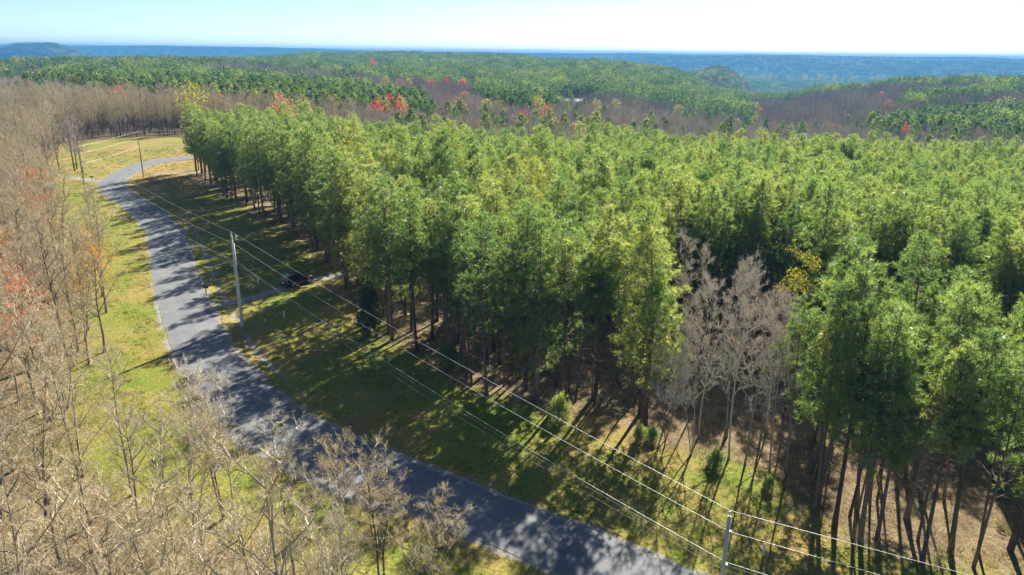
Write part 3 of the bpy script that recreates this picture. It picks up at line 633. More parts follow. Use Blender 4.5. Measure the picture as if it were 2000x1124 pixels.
# the tip and the left flank of the plantation keep low boughs too
EP = [joined(a, b, 'edge_pine_whole') for a, b in EDGE_PINES]
ri = np.nonzero(rest)[0]; nP = len(PINES); idx = np.where(slim[ri], nP + 3 + g.integers(0, 3, len(ri)), 0) + np.where(slim[ri], 0, 1) * np.where(pf[ri] < 4.5, nP + g.integers(0, 3, len(ri)), g.integers(0, nP, len(ri)))
sc = np.stack([hs[ri], hs[ri], hs[ri]], 1) * g.uniform(0.92, 1.08, (len(ri), 1))
scatter('pine_wood', 'dense mass of green pines filling the plantation behind its nearest trees', np.stack([px_[ri], py_[ri], pz_[ri] - 0.1], 1), PINE_MIX + EP + [joined(a, b, 'slim_pine_whole') for a, b in SLIM], idx, sc)
# ---------------------------------------------------------------- bare and budding trees, each placed
def bare(x, y, s, me, label, group=None, kind='bare_tree', cat='bare tree'):
    return tree(kind, (('trunk', me[0]), ('crown', me[1])), x, y, float(g.uniform(0, 6.28)), s, label, cat, group)
def leaf_tree(kind, cat, x, y, s, me, label, rz=None, group=None):
    e = tree(kind, (('trunk', me[0]), ('crown', me[1])), x, y, float(g.uniform(0, 6.28)) if rz is None else rz, s, label, cat, group)
    link('leaves', me[2], e) if me[2] else None
    return e
for k, (x, y, s, v, lab) in enumerate([
    (16.1, 57.4, 0.92, 1, 'low rounded pale bare tree at the front of the gap in the pines'),
    (19.4, 57.2, 1.10, 2, 'tall pale bare tree with straight trunk in the middle of the gap'),
    (20.6, 56.4, 1.02, 0, 'pale bare tree close right of the straight tall one in the gap'),
    (22.4, 55.3, 0.98, 2, 'slim pale bare tree at the right front of the gap in the pines'),
    (17.6, 60.8, 1.06, 0, 'pale bare tree second row behind the low rounded one in the gap'),
    (20.4, 61.4, 1.10, 2, 'pale bare tree second row behind the straight tall one in the gap'),
    (23.0, 60.0, 1.05, 0, 'pale bare tree second row at the right of the gap'),
    (15.0, 63.4, 0.95, 1, 'bushy pale bare tree at the left back of the gap'),
    (18.2, 66.0, 1.08, 2, 'pale bare tree third row at the back of the gap'),
    (21.8, 65.4, 1.05, 0, 'pale bare tree third row at the right back of the gap'),
    (14.2, 59.6, 0.85, 3, 'many-stemmed small bare tree at the left side of the gap'),
    (24.6, 62.8, 1.0, 0, 'pale bare tree against the pines right of the gap'),
    (17.4, 70.6, 1.08, 2, 'hindmost pale bare tree at the back of the gap')]):
    bare(x, y, s, PALES[v], lab, 'pale bare trees in the gap of the pines')
items = []; spots = []
for k in range(11):
    a = k * 2.4; r_ = 6.2 * math.sqrt((k + 0.5) / 11); x = BARE_POCKET[0] + r_ * math.cos(a); y = BARE_POCKET[1] + 1.5 * r_ * math.sin(a); spots.append((x, y)); items.append(('in the grey pocket among the pines', x / y))
for (x, y), lab in zip(spots, zone_labels(items, 'bare tree')): bare(x, y, float(g.uniform(0.82, 0.98)), PALES[int(g.integers(0, 3))], lab, 'bare trees in the grey pocket of the pines')
YEL_T = leafy(501, M_YEL, 17.0, 0.8, 1700, 0.18, 0.3); GOLD_T = leafy(502, M_GOLD, 11, 1.0, 1600, 0.15, 0.25); RED_T = leafy(503, M_RED, 11.5, 1.2, 1200, 0.14, 0.22); BUD_T = leafy(504, M_YEL, 10, 1.0, 350, 0.10, 0.2)
ROSE_T = leafy(505, M_PINKRED, 11.5, 1.0, 800, 0.12, 0.2)
for x, y, s, lab in [(12.7, 67.5, 1.0, 'tall slim tree with pale trunk and thin yellow leaves left of the gap'), (27.6, 66.5, 0.95, 'bright yellow-green leafing tree between the bare gap and the right-hand pines'), (3.4, 94, 1.08, 'bright yellow-green treetop showing among the middle pines'), (-1.5, 95, 1.02, 'yellow-green treetop just left of the brighter one among the middle pines'), (-27, 127, 1.02, 'yellowish leafing tree among the pines behind the black car')]:
    leaf_tree('leafing_tree', 'leafing tree', x, y, s, YEL_T, lab, group='leafing trees among the pines')
left_named = [(-22.8, 45.4, 0.86, 0), (-17.8, 40.8, 0.84, 2), (-26.9, 44.9, 0.75, 1), (-31.7, 47.3, 0.76, 5), (-29.7, 39.6, 0.9, 3), (-7.6, 36.2, 0.86, 3), (-4.6, 35.0, 0.8, 4), (-10.4, 34.2, 0.85, 4)]
for (x, y, s, v), lab in zip(left_named, ['tall pale-topped bare tree leaning over the near curve of the road', 'slender bare tree beside the gravel patch on the near verge', 'thin bare tree with open fork standing in dry grass below the curve', 'forked bare tree in tan litter left of the thin open one', 'dark crooked bare tree in the lower left corner', 'bushy bare treetop at the bottom edge beside the road', 'bushy bare treetop with budding twigs nearest the road at the bottom edge', 'low bushy treetop left of the budding one at the bottom edge']):
    bare(x, y, s, PALES[{0: 1, 2: 0}[v]] if v in (0, 2) else BARES[v], lab, 'named bare trees near the camera')
leaf_tree('leafing_tree', 'leafing tree', -42.3, 70.2, 1.0, GOLD_T, 'many-branched tree with orange-gold young leaves at the verge left of the road')
leaf_tree('budding_tree', 'budding tree', -27.5, 37.5, 0.9, BUD_T, 'small tree with sparse yellow-green buds near the lower left corner')
for x, y, s, lab in [(-40.8, 56.5, 1.0, 'orange-red budding tree on the left among grey bare trees'), (-75, 113, 0.98, 'red budding tree up the left wood near the road'), (-65, 97, 0.9, 'red budding tree just below the other red one up the left wood'), (-57, 79, 0.8, 'small red budding tree at the left picture edge')]:
    leaf_tree('red_budding_tree', 'budding tree', x, y, s, RED_T, lab, group='red trees in the left wood')
placed = [(a[0], a[1]) for a in left_named] + [(-42.3, 70.2), (-40.8, 56.5), (-75, 113), (-65, 97), (-57, 79), (-27.5, 37.5)]
bx1, by1 = grid_pts(LEFTWOOD, 4.0, g, 0.33)
fx1 = np.array([frame_xy(a, b, 8.0)[:3] for a, b in zip(bx1, by1)]); r1 = np.hypot(bx1, by1)
ok = (fx1[:, 2] > 5) & (fx1[:, 0] > -160) & (fx1[:, 0] < 1100) & (fx1[:, 1] < 1400)
ok &= np.min(np.stack([np.hypot(bx1 - a, by1 - b) for a, b in placed]), 0) > 2.2
thin_out = sstep(60, 44, r1); ok &= g.random(len(bx1)) > thin_out * 0.12
ok &= poly_dist(bx1, by1, ROADL)[0] > np.where(r1 < 75, 8.2, 5.5)
ok &= poly_dist(bx1, by1, [(-87, 147.3), (-58, 98.2)])[0] > 4.2
bx1, by1, fx1, r1 = bx1[ok], by1[ok], fx1[ok], r1[ok]
seen = (fx1[:, 0] > -10) & (fx1[:, 0] < 1100) & (fx1[:, 1] < 1130)
order = np.argsort(np.where(seen, r1, 1e9)); n_ind = min(255, int(seen.sum())); ind = order[:n_ind]; isb = np.zeros(len(bx1), bool); isb[ind] = True
we1, _s, warc = poly_dist(bx1, by1, WOOD_EDGE)
WL = [(0, 10, 'at the bottom edge'), (10, 20, 'beside the gravel patch'), (20, 30, 'along the near verge'), (30, 40, 'below the curve'), (40, 50, 'below the gold tree'), (50, 66, 'near the gold tree'), (66, 92, 'left of the shaded road'), (92, 112, 'below the far pole'), (112, 132, 'beside the far pole'), (132, 160, 'by the far lane'), (160, 195, 'left of the grass field'), (195, 230, 'behind the grass field'), (230, 250, 'above the far bend'), (250, 262, 'behind the far road'), (262, 900, 'beyond the far road')]
def row_l(d): return 'at the edge' if d < 3 else '%s rows in' % WORDS[min(20, 2 + int((d - 3) / 2.6))]
ib = np.nonzero(isb)[0]; items = [('%s %s' % (row_l(we1[i]), [p for a, b, p in WL if a <= warc[i] < b][0]), fx1[i, 0]) for i in ib]
for i, lab in zip(ib, zone_labels(items, 'bare tree')):
    bare(float(bx1[i]), float(by1[i]), float(g.uniform(0.72, 1.02)) * (0.9 if r1[i] < 60 else 1.0), BARES[int(g.integers(6))], lab, 'bare trees of the left wood')
ri = np.nonzero(~isb)[0]; WHOLE_BARE = [joined(a, b, 'bare_whole') for a, b in BARES]
scatter('bare_wood', 'mass of leafless grey-brown trees filling the left wood behind its nearest trees', np.stack([bx1[ri], by1[ri], ground_z(bx1[ri], by1[ri]) - 0.1], 1), WHOLE_BARE, None, g.uniform(0.85, 1.2, len(ri)))
# dark evergreens and young pines along the plantation edge
t_, c_ = pine_shape(610, 6.5, 0.04, dens=5, nb=9, L=0.26, W=0.07, lmax=1.5, rad=0.10, dead=False); CEDAR = (mesh_data('cedar_trunk', *t_, M_PBARK, True), mesh_data('cedar_crown', *c_, M_CEDAR))
t_, c_ = pine_shape(611, 2.2, 0.10, dens=2.0, nb=9, L=0.42, W=0.035, lmax=1.15, rad=0.04, dead=False); YOUNG = (mesh_data('young_trunk', *t_, M_PBARK, True), mesh_data('young_crown', *c_, M_NEEDLE))
for x, y, s, lab in [(-16.8, 80.3, 1.0, 'dark conical cedar at the plantation edge right of the driveway')]:
    tree('cedar_tree', (('trunk', CEDAR[0]), ('crown', CEDAR[1])), x, y, float(g.uniform(0, 6)), s, lab, 'cedar tree', 'cedars along the plantation edge')
for x, y, s, lab in [(17.7, 55.6, 0.62, 'young green pine sapling in front of the low rounded bare tree'), (11.8, 58.6, 0.6, 'young green pine sapling left of the bare gap'), (12.9, 59.4, 0.5, 'small pine sapling close beside the one left of the gap'), (21.4, 52.8, 0.45, 'small pine sapling at the front edge right of the bare gap'), (4.6, 62.4, 0.9, 'young pine sapling at the middle of the plantation edge'), (-6.5, 71.5, 1.1, 'young pine sapling at the edge above the wires')]:
    tree('pine_sapling', (('trunk', YOUNG[0]), ('crown', YOUNG[1])), x, y, float(g.uniform(0, 6)), s, lab, 'pine sapling', 'saplings along the plantation edge')
# ---------------------------------------------------------------- undergrowth and grass
g = np.random.default_rng(31)
M_BRUSH = bark_mat('brush_stems', (0.26, 0.20, 0.11), (0.58, 0.48, 0.29), 1.0)
M_TUFT = leaf_mat('grass_blades', [(0.0, (0.06, 0.10, 0.015)), (0.45, (0.13, 0.17, 0.03)), (0.7, (0.30, 0.25, 0.08)), (1.0, (0.46, 0.36, 0.16))], trans=0.3, gloss=0.0, tint=(1.2, 1.1, 0.7), nscale=0.5)
def brush(seed, n=34, h=1.9, spread=0.8):
    q = np.random.default_rng(seed); a = q.uniform(0, 6.283, n); r = np.sqrt(q.random(n)) * spread
    A = np.stack([r * np.cos(a), r * np.sin(a), np.zeros(n)], 1); L = h * q.uniform(0.4, 1.15, n); D = unit(np.stack([np.cos(a) * 0.35, np.sin(a) * 0.35, np.ones(n)], 1) + q.normal(size=(n, 3)) * 0.22); B = A + D * L[:, None]
    s = q.uniform(0.3, 1, (n, 5)); P0 = (A[:, None] + (B - A)[:, None] * s[..., None]).reshape(-1, 3); P1 = P0 + unit(np.repeat(D, 5, 0) + q.normal(size=(n * 5, 3)) * 0.6) * (np.repeat(L, 5) * q.uniform(0.12, 0.35, n * 5))[:, None]
    V, F = merge([cones(A, B, np.full(n, 0.010)), cones(P0, P1, np.full(n * 5, 0.006))]); return mesh_data('brush', V, F, M_BRUSH)
def deadfall(seed, n=26):
    q = np.random.default_rng(seed); A = np.stack([q.normal(size=n) * 0.9, q.normal(size=n) * 0.9, np.abs(q.normal(size=n)) * 0.07 + 0.03], 1); a = q.uniform(0, 6.283, n); L = q.uniform(0.3, 1.6, n); B = A + np.stack([np.cos(a) * L, np.sin(a) * L, q.normal(size=n) * 0.12], 1)
    V, F = cones(A, B, q.uniform(0.012, 0.035, n)); return mesh_data('deadfall', V, F, M_BRUSH)
BR = [deadfall(411), deadfall(412), brush(401), brush(402, 26, 1.3, 0.9), brush(403, 30, 2.8, 0.6), brush(404, 40, 0.9, 1.1)]
x, y = grid_pts(LEFTWOOD, 2.6, g, 0.35); r = np.hypot(x, y); fxy = np.array([frame_xy(a, b, 0.5) for a, b in zip(x, y)])
we2 = poly_dist(x, y, WOOD_EDGE)[0]
m = (r < 170) & (fxy[:, 2] > 5) & (fxy[:, 0] > -60) & (fxy[:, 0] < 1050) & (fxy[:, 1] < 1250) & (poly_dist(x, y, ROADL)[0] > 4.5) & (g.random(len(x)) < 0.25 + 0.75 * sstep(1, 8, we2))
x, y = x[m], y[m]
x2, y2 = grid_pts(PLANT, 2.6, g, 0.35); pf2 = poly_dist(x2, y2, FRONT)[0]; m = (pf2 < 20) & (np.hypot(x2, y2) < 130) & (g.random(len(x2)) < 0.75); x2, y2 = x2[m], y2[m]
x, y = np.concatenate([x, x2]), np.concatenate([y, y2])
M_SEED = leaf_mat('seedling_leaves', [(0.0, (0.07, 0.12, 0.03)), (0.6, (0.14, 0.20, 0.045)), (1.0, (0.25, 0.27, 0.08))], trans=0.45, gloss=0.03)
def bushlet(seed, n=150, h=0.7, sp=0.45):
    q = np.random.default_rng(seed); P = unit(q.normal(size=(n, 3))) * (q.random((n, 1)) ** 0.5) * np.array([[sp, sp, h * 0.5]]) + np.array([[0, 0, h * 0.5]]); V, F = blades(P, unit(q.normal(size=(n, 3)) + np.array([[0, 0, 0.6]])), q.uniform(0.12, 0.30, n), np.full(n, 0.05), q); return mesh_data('bushlet', V, F, M_SEED)
m3 = (np.hypot(x2, y2) < 105) & (g.random(len(x2)) < 0.30); x3, y3 = x2[m3] + g.normal(size=int(m3.sum())) * 0.8, y2[m3] + g.normal(size=int(m3.sum())) * 0.8
scatter('shrubbery', 'low green seedlings and shrubs dotted under the edge of the pines', np.stack([x3, y3, ground_z(x3, y3) - 0.02], 1), [bushlet(441), bushlet(442, 200, 1.1, 0.6), bushlet(443, 110, 0.45, 0.5)], None, g.uniform(0.5, 1.3, len(x3)), g, 0.1)
scatter('undergrowth', 'tan leafless brush and saplings covering the floor of the woods', np.stack([x, y, ground_z(x, y) - 0.03], 1), BR, None, g.uniform(0.6, 1.2, len(x)), g, 0.08)
def grass_tuft(seed, n=16, h=0.24, sp=0.16):
    q = np.random.default_rng(seed); P = np.stack([q.normal(size=n) * sp, q.normal(size=n) * sp, np.zeros(n)], 1); D = unit(np.stack([q.normal(size=n) * 0.45, q.normal(size=n) * 0.45, np.ones(n)], 1))
    V, F = blades(P, D, h * q.uniform(0.5, 1.2, n), np.full(n, 0.035), q); return mesh_data('tuft', V, F, M_TUFT)
GT = [grass_tuft(421), grass_tuft(422, 20, 0.18, 0.22), grass_tuft(423, 12, 0.36, 0.12)]
n_ = 90000; x = g.uniform(-135, 40, n_); y = g.uniform(32, 262, n_); r = np.hypot(x, y); d = poly_dist(x, y, ROADL)[0]
pfd = poly_dist(x, y, FRONT)[0]; wed = poly_dist(x, y, WOOD_EDGE)[0]; inP = in_poly(x, y, PLANT); inW = in_poly(x, y, LEFTWOOD)
clump = fbm(x / 2.2, y / 2.2, 81)
m = (d > ROAD_HW + 0.35) & (r < 250) & np.where(inP, pfd < 2.5, True) & np.where(inW, wed < 7, True) & (poly_dist(x, y, DRIVE)[0] > 1.2) & (clump > 0.46) & (np.degrees(np.arctan2(x, y)) > -39)
x, y = x[m], y[m]
scatter('grass', 'short green and straw-coloured grass tufts on the road verges', np.stack([x, y, ground_z(x, y) - 0.01], 1), GT, None, g.uniform(0.5, 1.15, len(x)), g, 0.05)
# ---------------------------------------------------------------- woods on the hills
g = np.random.default_rng(77)
COL = [
 ('rose', -150, 285, 1.0, 'rosy budding tree in the grey wood above the grass field'), ('rose', -124, 317, 0.95, 'small red budding tree at the right end of the grey wood strip'),
 ('peach', -83, 268, 1.0, 'orange budding tree just above the left pines of the plantation'), ('orange', -78, 252, 0.9, 'red-orange budding tree low beside the orange one above the left pines'),
 ('rose', -85, 340, 1.0, 'rosy budding tree in the grey woods left of the big orange trees'), ('orange', -66, 345, 1.1, 'left big orange-red tree of the bright cluster behind the pines'),
 ('orange', -57, 312, 1.05, 'low orange-red tree at the front of the bright cluster behind the pines'), ('orange', -61, 375, 1.3, 'biggest orange-red tree of the bright cluster behind the pines'),
 ('orange', -51, 335, 1.1, 'deep red tree at the right of the bright cluster behind the pines'), ('orange', -74, 368, 1.0, 'orange-red tree at the upper left of the bright cluster'),
 ('peach', -30, 410, 1.05, 'salmon budding tree in the grey woods right of the bright cluster'), ('rose', 4, 392, 1.1, 'rosy red tree in the middle of the grey hollow'),
 ('peach', 16.5, 385, 1.2, 'pale orange tree in the middle of the grey hollow'), ('rose', 28.5, 352, 1.0, 'dull red tree just above the plantation skyline in the middle'),
 ('peach', -13, 318, 0.95, 'salmon tree low behind the plantation skyline'), ('orange', -128, 628, 1.0, 'small red tree between two pine stands on the far left hillside'),
 ('rose', -89, 590, 1.0, 'red tree at the tip of the left pine stand'), ('orange', -69, 628, 1.05, 'leftmost of three red trees in the dark strip of far woods'),
 ('orange', -57, 637, 1.0, 'middle of three red trees in the dark strip of far woods'), ('orange', -43, 632, 1.15, 'rightmost of three red trees in the dark strip of far woods'),
 ('orange', -185, 1000, 1.4, 'tiny red tree far off before the dark pine hill'), ('peach', -34, 515, 1.05, 'peach-coloured tree in the woods below the far pine slope'),
 ('orange', 208, 395, 1.15, 'bright red rounded tree just above the plantation skyline on the right'), ('rose', 178, 450, 0.9, 'small red treetop above the plantation skyline near the valley'),
 ('rose', 214, 655, 1.1, 'red tree at the right end of the middle pine slope'), ('rose', 330, 680, 1.2, 'red tree high on the right brown hillside'), ('rose', 282, 568, 1.1, 'red tree lower on the right brown hillside'),
 ('orange', 497, 830, 1.3, 'red tree among the dark ridge-top pines on the right'), ('rose', 519, 805, 1.3, 'red tree at the far right end of the ridge top'),
 ('rose', 238, 500, 0.9, 'dull red tree at the left tip of the right pine stand'), ('rose', 143, 470, 0.9, 'dull red tree in the hollow near the leafing trees'),
 ('yellow', -114, 266, 1.1, 'bright yellow-green tree in the grey wood above the grass field'), ('yellow', -233, 400, 1.15, 'pointed yellow-green tree in the left woods'), ('yellow', -470, 720, 1.3, 'yellow-green tree at the far left skyline'),
 ('yellow', -16, 435, 1.1, 'left of two neighbouring yellow-green trees in the hollow'), ('yellow', -9, 440, 1.0, 'right of two neighbouring yellow-green trees in the hollow'), ('yellow', 15, 465, 1.2, 'large yellow-green tree below the middle pine stand'),
 ('pale', 54, 500, 1.1, 'pale yellow-green tree below the white barn'), ('yellow', -88, 632, 1.0, 'yellow-green tree beside the red trees in the dark strip'), ('pale', -102, 606, 1.1, 'pale green rounded tree at the tip of the left pine stand'),
 ('pale', 70, 518, 1.1, 'pale green tree right of the white barn'), ('pale', 114, 520, 1.1, 'pale green tree before the pine slope right of the barn'), ('yellow', 44, 405, 1.05, 'yellow-green tree low in the middle hollow'),
 ('yellow', 361, 865, 1.5, 'rounded yellow-green tree high on the right ridge'), ('yellow', 304, 560, 1.1, 'yellow-green tree in the middle of the right hillside'), ('yellow', 167, 518, 1.2, 'yellow-green tree at the right foot of the middle pine slope'),
 ('yellow', 150, 503, 1.1, 'yellow-green tree left of the one at the slope foot'), ('pale', 198, 462, 1.0, 'pale green treetop above the plantation skyline near the valley'), ('yellow', 241, 425, 1.0, 'yellow-green tree below the right pine stand'),
 ('pink', -366, 582, 1.5, 'pink blossoming tree beside the small clearing far left')]
def is_pine(x, y):
    wob = 16 * (fbm(x / 60, y / 60, 51) - 0.5), 16 * (fbm(x / 60, y / 60, 52) - 0.5)
    m = np.zeros(np.shape(x), bool)
    for P in FAR_PINES: m |= in_poly(x + wob[0], y + wob[1], P)
    r = np.hypot(x, y); m |= (r > 900) & (fbm(x / 260, y / 260, 53) > 0.56); m |= (r > 2300)
    return m
def hidden(x, y, top, slack=0.0035):
    """trees that lie behind higher ground for anyone near the viewpoint"""
    r = np.hypot(x, y); best = np.full(x.shape, -9.0)
    for f in np.linspace(0.12, 0.97, 26):
        rr2 = r * f; z = terrain(x * f, y * f) + np.where(rr2 > 200, 11.0, 0); best = np.maximum(best, np.where(rr2 > 60, (z - CAM_Z) / rr2, -9))
    return (top - CAM_Z) / r < best - slack
def field(r0, r1, sp, a=41):
    pts = []; k = int(r1 / sp) + 1
    xm = r1 * math.sin(R(a)); u, v = np.meshgrid(np.arange(-xm, xm, sp), np.arange(r0 * math.cos(R(a)), r1, sp)); x = u.ravel(); y = v.ravel()
    x = x + g.normal(size=x.size) * sp * 0.27; y = y + g.normal(size=y.size) * sp * 0.27
    r = np.hypot(x, y); m = (r > r0) & (r < r1) & (np.abs(np.degrees(np.arctan2(x, y))) < a); return x[m], y[m]
def open_ground(x, y):
    m = in_poly(x, y, CLEARING) | (np.hypot(x - BARN[0], y - BARN[1]) < 17)
    for f in (0.975, 0.95, 0.93): m |= (np.hypot((x - BARN[0] * f), y - BARN[1] * f) < 13)
    d = poly_dist(x, y, ROADL)[0]; m |= d < 8
    m |= (np.hypot(x + 149, y - 1068) < 16)
    for _c, cx, cy, cs, _l in COL: m |= np.hypot(x - cx, y - cy) < 3.2 * cs
    return m
FP = [far_mesh('far_pine', far_pine(700 + i, 16 + i % 3), [M_PBARK, M_FARNEEDLE]) for i in range(5)]
FB = []
for i in range(5):
    w, c, _t = far_bare(720 + i, 14 + i % 3); FB.append(far_mesh('far_bare', [w, c], [M_GBARK, M_FTWIG]))
# 190-520 m: single trees
x, y = field(185, 520, 4.3); m = ~in_poly(x, y, PLANT) & ~in_poly(x, y, LEFTWOOD) & ~open_ground(x, y) & ((np.hypot(x, y) > 215) | (x > 60)) & ~in_poly(x, y, [(-150, 190), (-150, 262), (-60, 262), (-60, 190)])
x, y = x[m], y[m]; z = ground_z(x, y); m = ~hidden(x, y, z + 17, 0.012); x, y, z = x[m], y[m], z[m]
pn = is_pine(x, y); mixin = g.random(len(x)) < 0.10; pn = pn ^ (mixin & (fbm(x / 30, y / 30, 60) > 0.5))
far_pts = {'pine': [(np.stack([x[pn], y[pn], z[pn] - 0.2], 1), 'one')], 'bare': [(np.stack([x[~pn], y[~pn], z[~pn] - 0.2], 1), 'one')]}
# 520-2400 m: patches of trees; beyond: wider patches
x, y = field(520, 2400, 12.0); m = ~open_ground(x, y); x, y = x[m], y[m]; z = terrain(x, y); m = ~hidden(x, y, z + 17, 0.004); x, y, z = x[m], y[m], z[m]; pn = is_pine(x, y)
far_pts['pine'].append((np.stack([x[pn], y[pn], z[pn] - 0.3], 1), 'patch')); far_pts['bare'].append((np.stack([x[~pn], y[~pn], z[~pn] - 0.3], 1), 'patch'))
x, y = field(2400, 9500, 34.0, 38); z = terrain(x, y); m = ~hidden(x, y, z + 17, 0.002); x, y, z = x[m], y[m], z[m]; pn = is_pine(x, y)
far_pts['pine'].append((np.stack([x[pn], y[pn], z[pn] - 0.5], 1), 'wide')); far_pts['bare'].append((np.stack([x[~pn], y[~pn], z[~pn] - 0.5], 1), 'wide'))
for kind, name, label, one, tw in (('pine', 'pine_forest', 'distant green pine stands across the rolling hills', FP, M_FARNEEDLE), ('bare', 'bare_forest', 'distant leafless brown-grey woods across the hollow and hills', FB, M_FTWIG)):
    bk = M_PBARK if kind == 'pine' else M_GBARK
    T1 = [tile('patch', kind, 800 + i, 12.0, 4.0, [bk, tw], 26 if kind == 'pine' else 70) for i in range(4)]
    T2 = [tile('wide', kind, 820 + i, 36.0, 9.0, [bk, tw], 14 if kind == 'pine' else 36, 2.2) for i in range(3)]
    P = np.concatenate([q for q, _k in far_pts[kind]])
    idx = np.concatenate([g.integers(0, 5, len(q)) if k == 'one' else 5 + g.integers(0, 4, len(q)) if k == 'patch' else 9 + g.integers(0, 3, len(q)) for q, k in far_pts[kind]])
    print('FAR', kind, [(k, len(q)) for q, k in far_pts[kind]])
    scatter(name, label, P, one + T1 + T2, idx, g.uniform(0.74, 1.14, len(P)), g)
# ---------------------------------------------------------------- coloured trees one can pick out beyond the plantation
def far_leafy(seed, mat, h=14, n=520, size=0.55):
    gg = np.random.default_rng(seed); w, c, tp = far_bare(seed, h, 240, 1.35); fl = flakes(tp, n, size, gg, 0.6)
    return (mesh_data('wood', *w, M_GBARK), mesh_data('twigs', *c, M_FTWIG), mesh_data('leaves', *fl, mat))
FL = {'orange': [far_leafy(901, M_RED), far_leafy(902, M_RED, 12)], 'rose': [far_leafy(903, M_PINKRED), far_leafy(904, M_PINKRED, 12)], 'peach': [far_leafy(905, M_PEACH), far_leafy(906, M_PEACH, 12)],
      'yellow': [far_leafy(907, M_YEL, 13), far_leafy(908, M_YEL, 14)], 'pale': [far_leafy(909, M_PALEYEL, 13, 520)], 'pink': [far_leafy(910, M_PINK, 8, 900, 0.6)]}
NAMES = {'orange': ('red_tree', 'red tree'), 'rose': ('red_tree', 'red tree'), 'peach': ('orange_tree', 'orange tree'), 'yellow': ('leafing_tree', 'leafing tree'), 'pale': ('leafing_tree', 'leafing tree'), 'pink': ('blossoming_tree', 'blossom tree')}
for k, (c, x, y, s, lab) in enumerate(COL):
    me = FL[c][k % len(FL[c])]; nm, cat = NAMES[c]
    leaf_tree(nm, cat, x, y, s * (1.2 if x < 120 else 0.95), me, lab, group='coloured trees beyond the plantation')
# pale leafing trees dotted on the dark knoll and the blue escarpment: too many and too small to pick apart
x, y = field(1500, 6200, 60, 36); azd = np.degrees(np.arctan2(x, y)); r = np.hypot(x, y); n_ = fbm(x / 300, y / 300, 71)
m = (((azd > 13) & (azd < 19.5) & (r < 2700) & (n_ > 0.42)) | ((azd > 3) & (r > 3300) & (n_ > 0.50) & (g.random(len(x)) < 0.6))); x, y = x[m], y[m]; z = terrain(x, y); m = ~hidden(x, y, z + 17, 0.002)
x, y, z = x[m], y[m], z[m]; rr3 = np.hypot(x, y)
scatter('leafing_forest', 'pale leafing trees dotted over the dark knoll and the blue valley slopes', np.stack([x, y, z], 1), [joined(FL['pale'][0][0], FL['pale'][0][2], 'pale_whole')], np.zeros(len(x), int), np.where(rr3 > 3000, 2.0, 1.3) * g.uniform(0.8, 1.2, len(x)), g)
# ---------------------------------------------------------------- air
HM, nt, out = new_mat('haze_air'); v = N(nt, 'ShaderNodeVolumePrincipled'); v.inputs['Color'].default_value = (0.08, 0.30, 0.66, 1); v.inputs['Density'].default_value = 0.0002; v.inputs['Anisotropy'].default_value = 0.0
nt.links.new(v.outputs[0], out.inputs['Volume'])
hz = MB().box((0, 0, (-185 + 67) / 2), (20600, 20600, 252)).build('haze', HM); tag(hz, 'thin blue haze filling the air over the valley', kind='stuff')
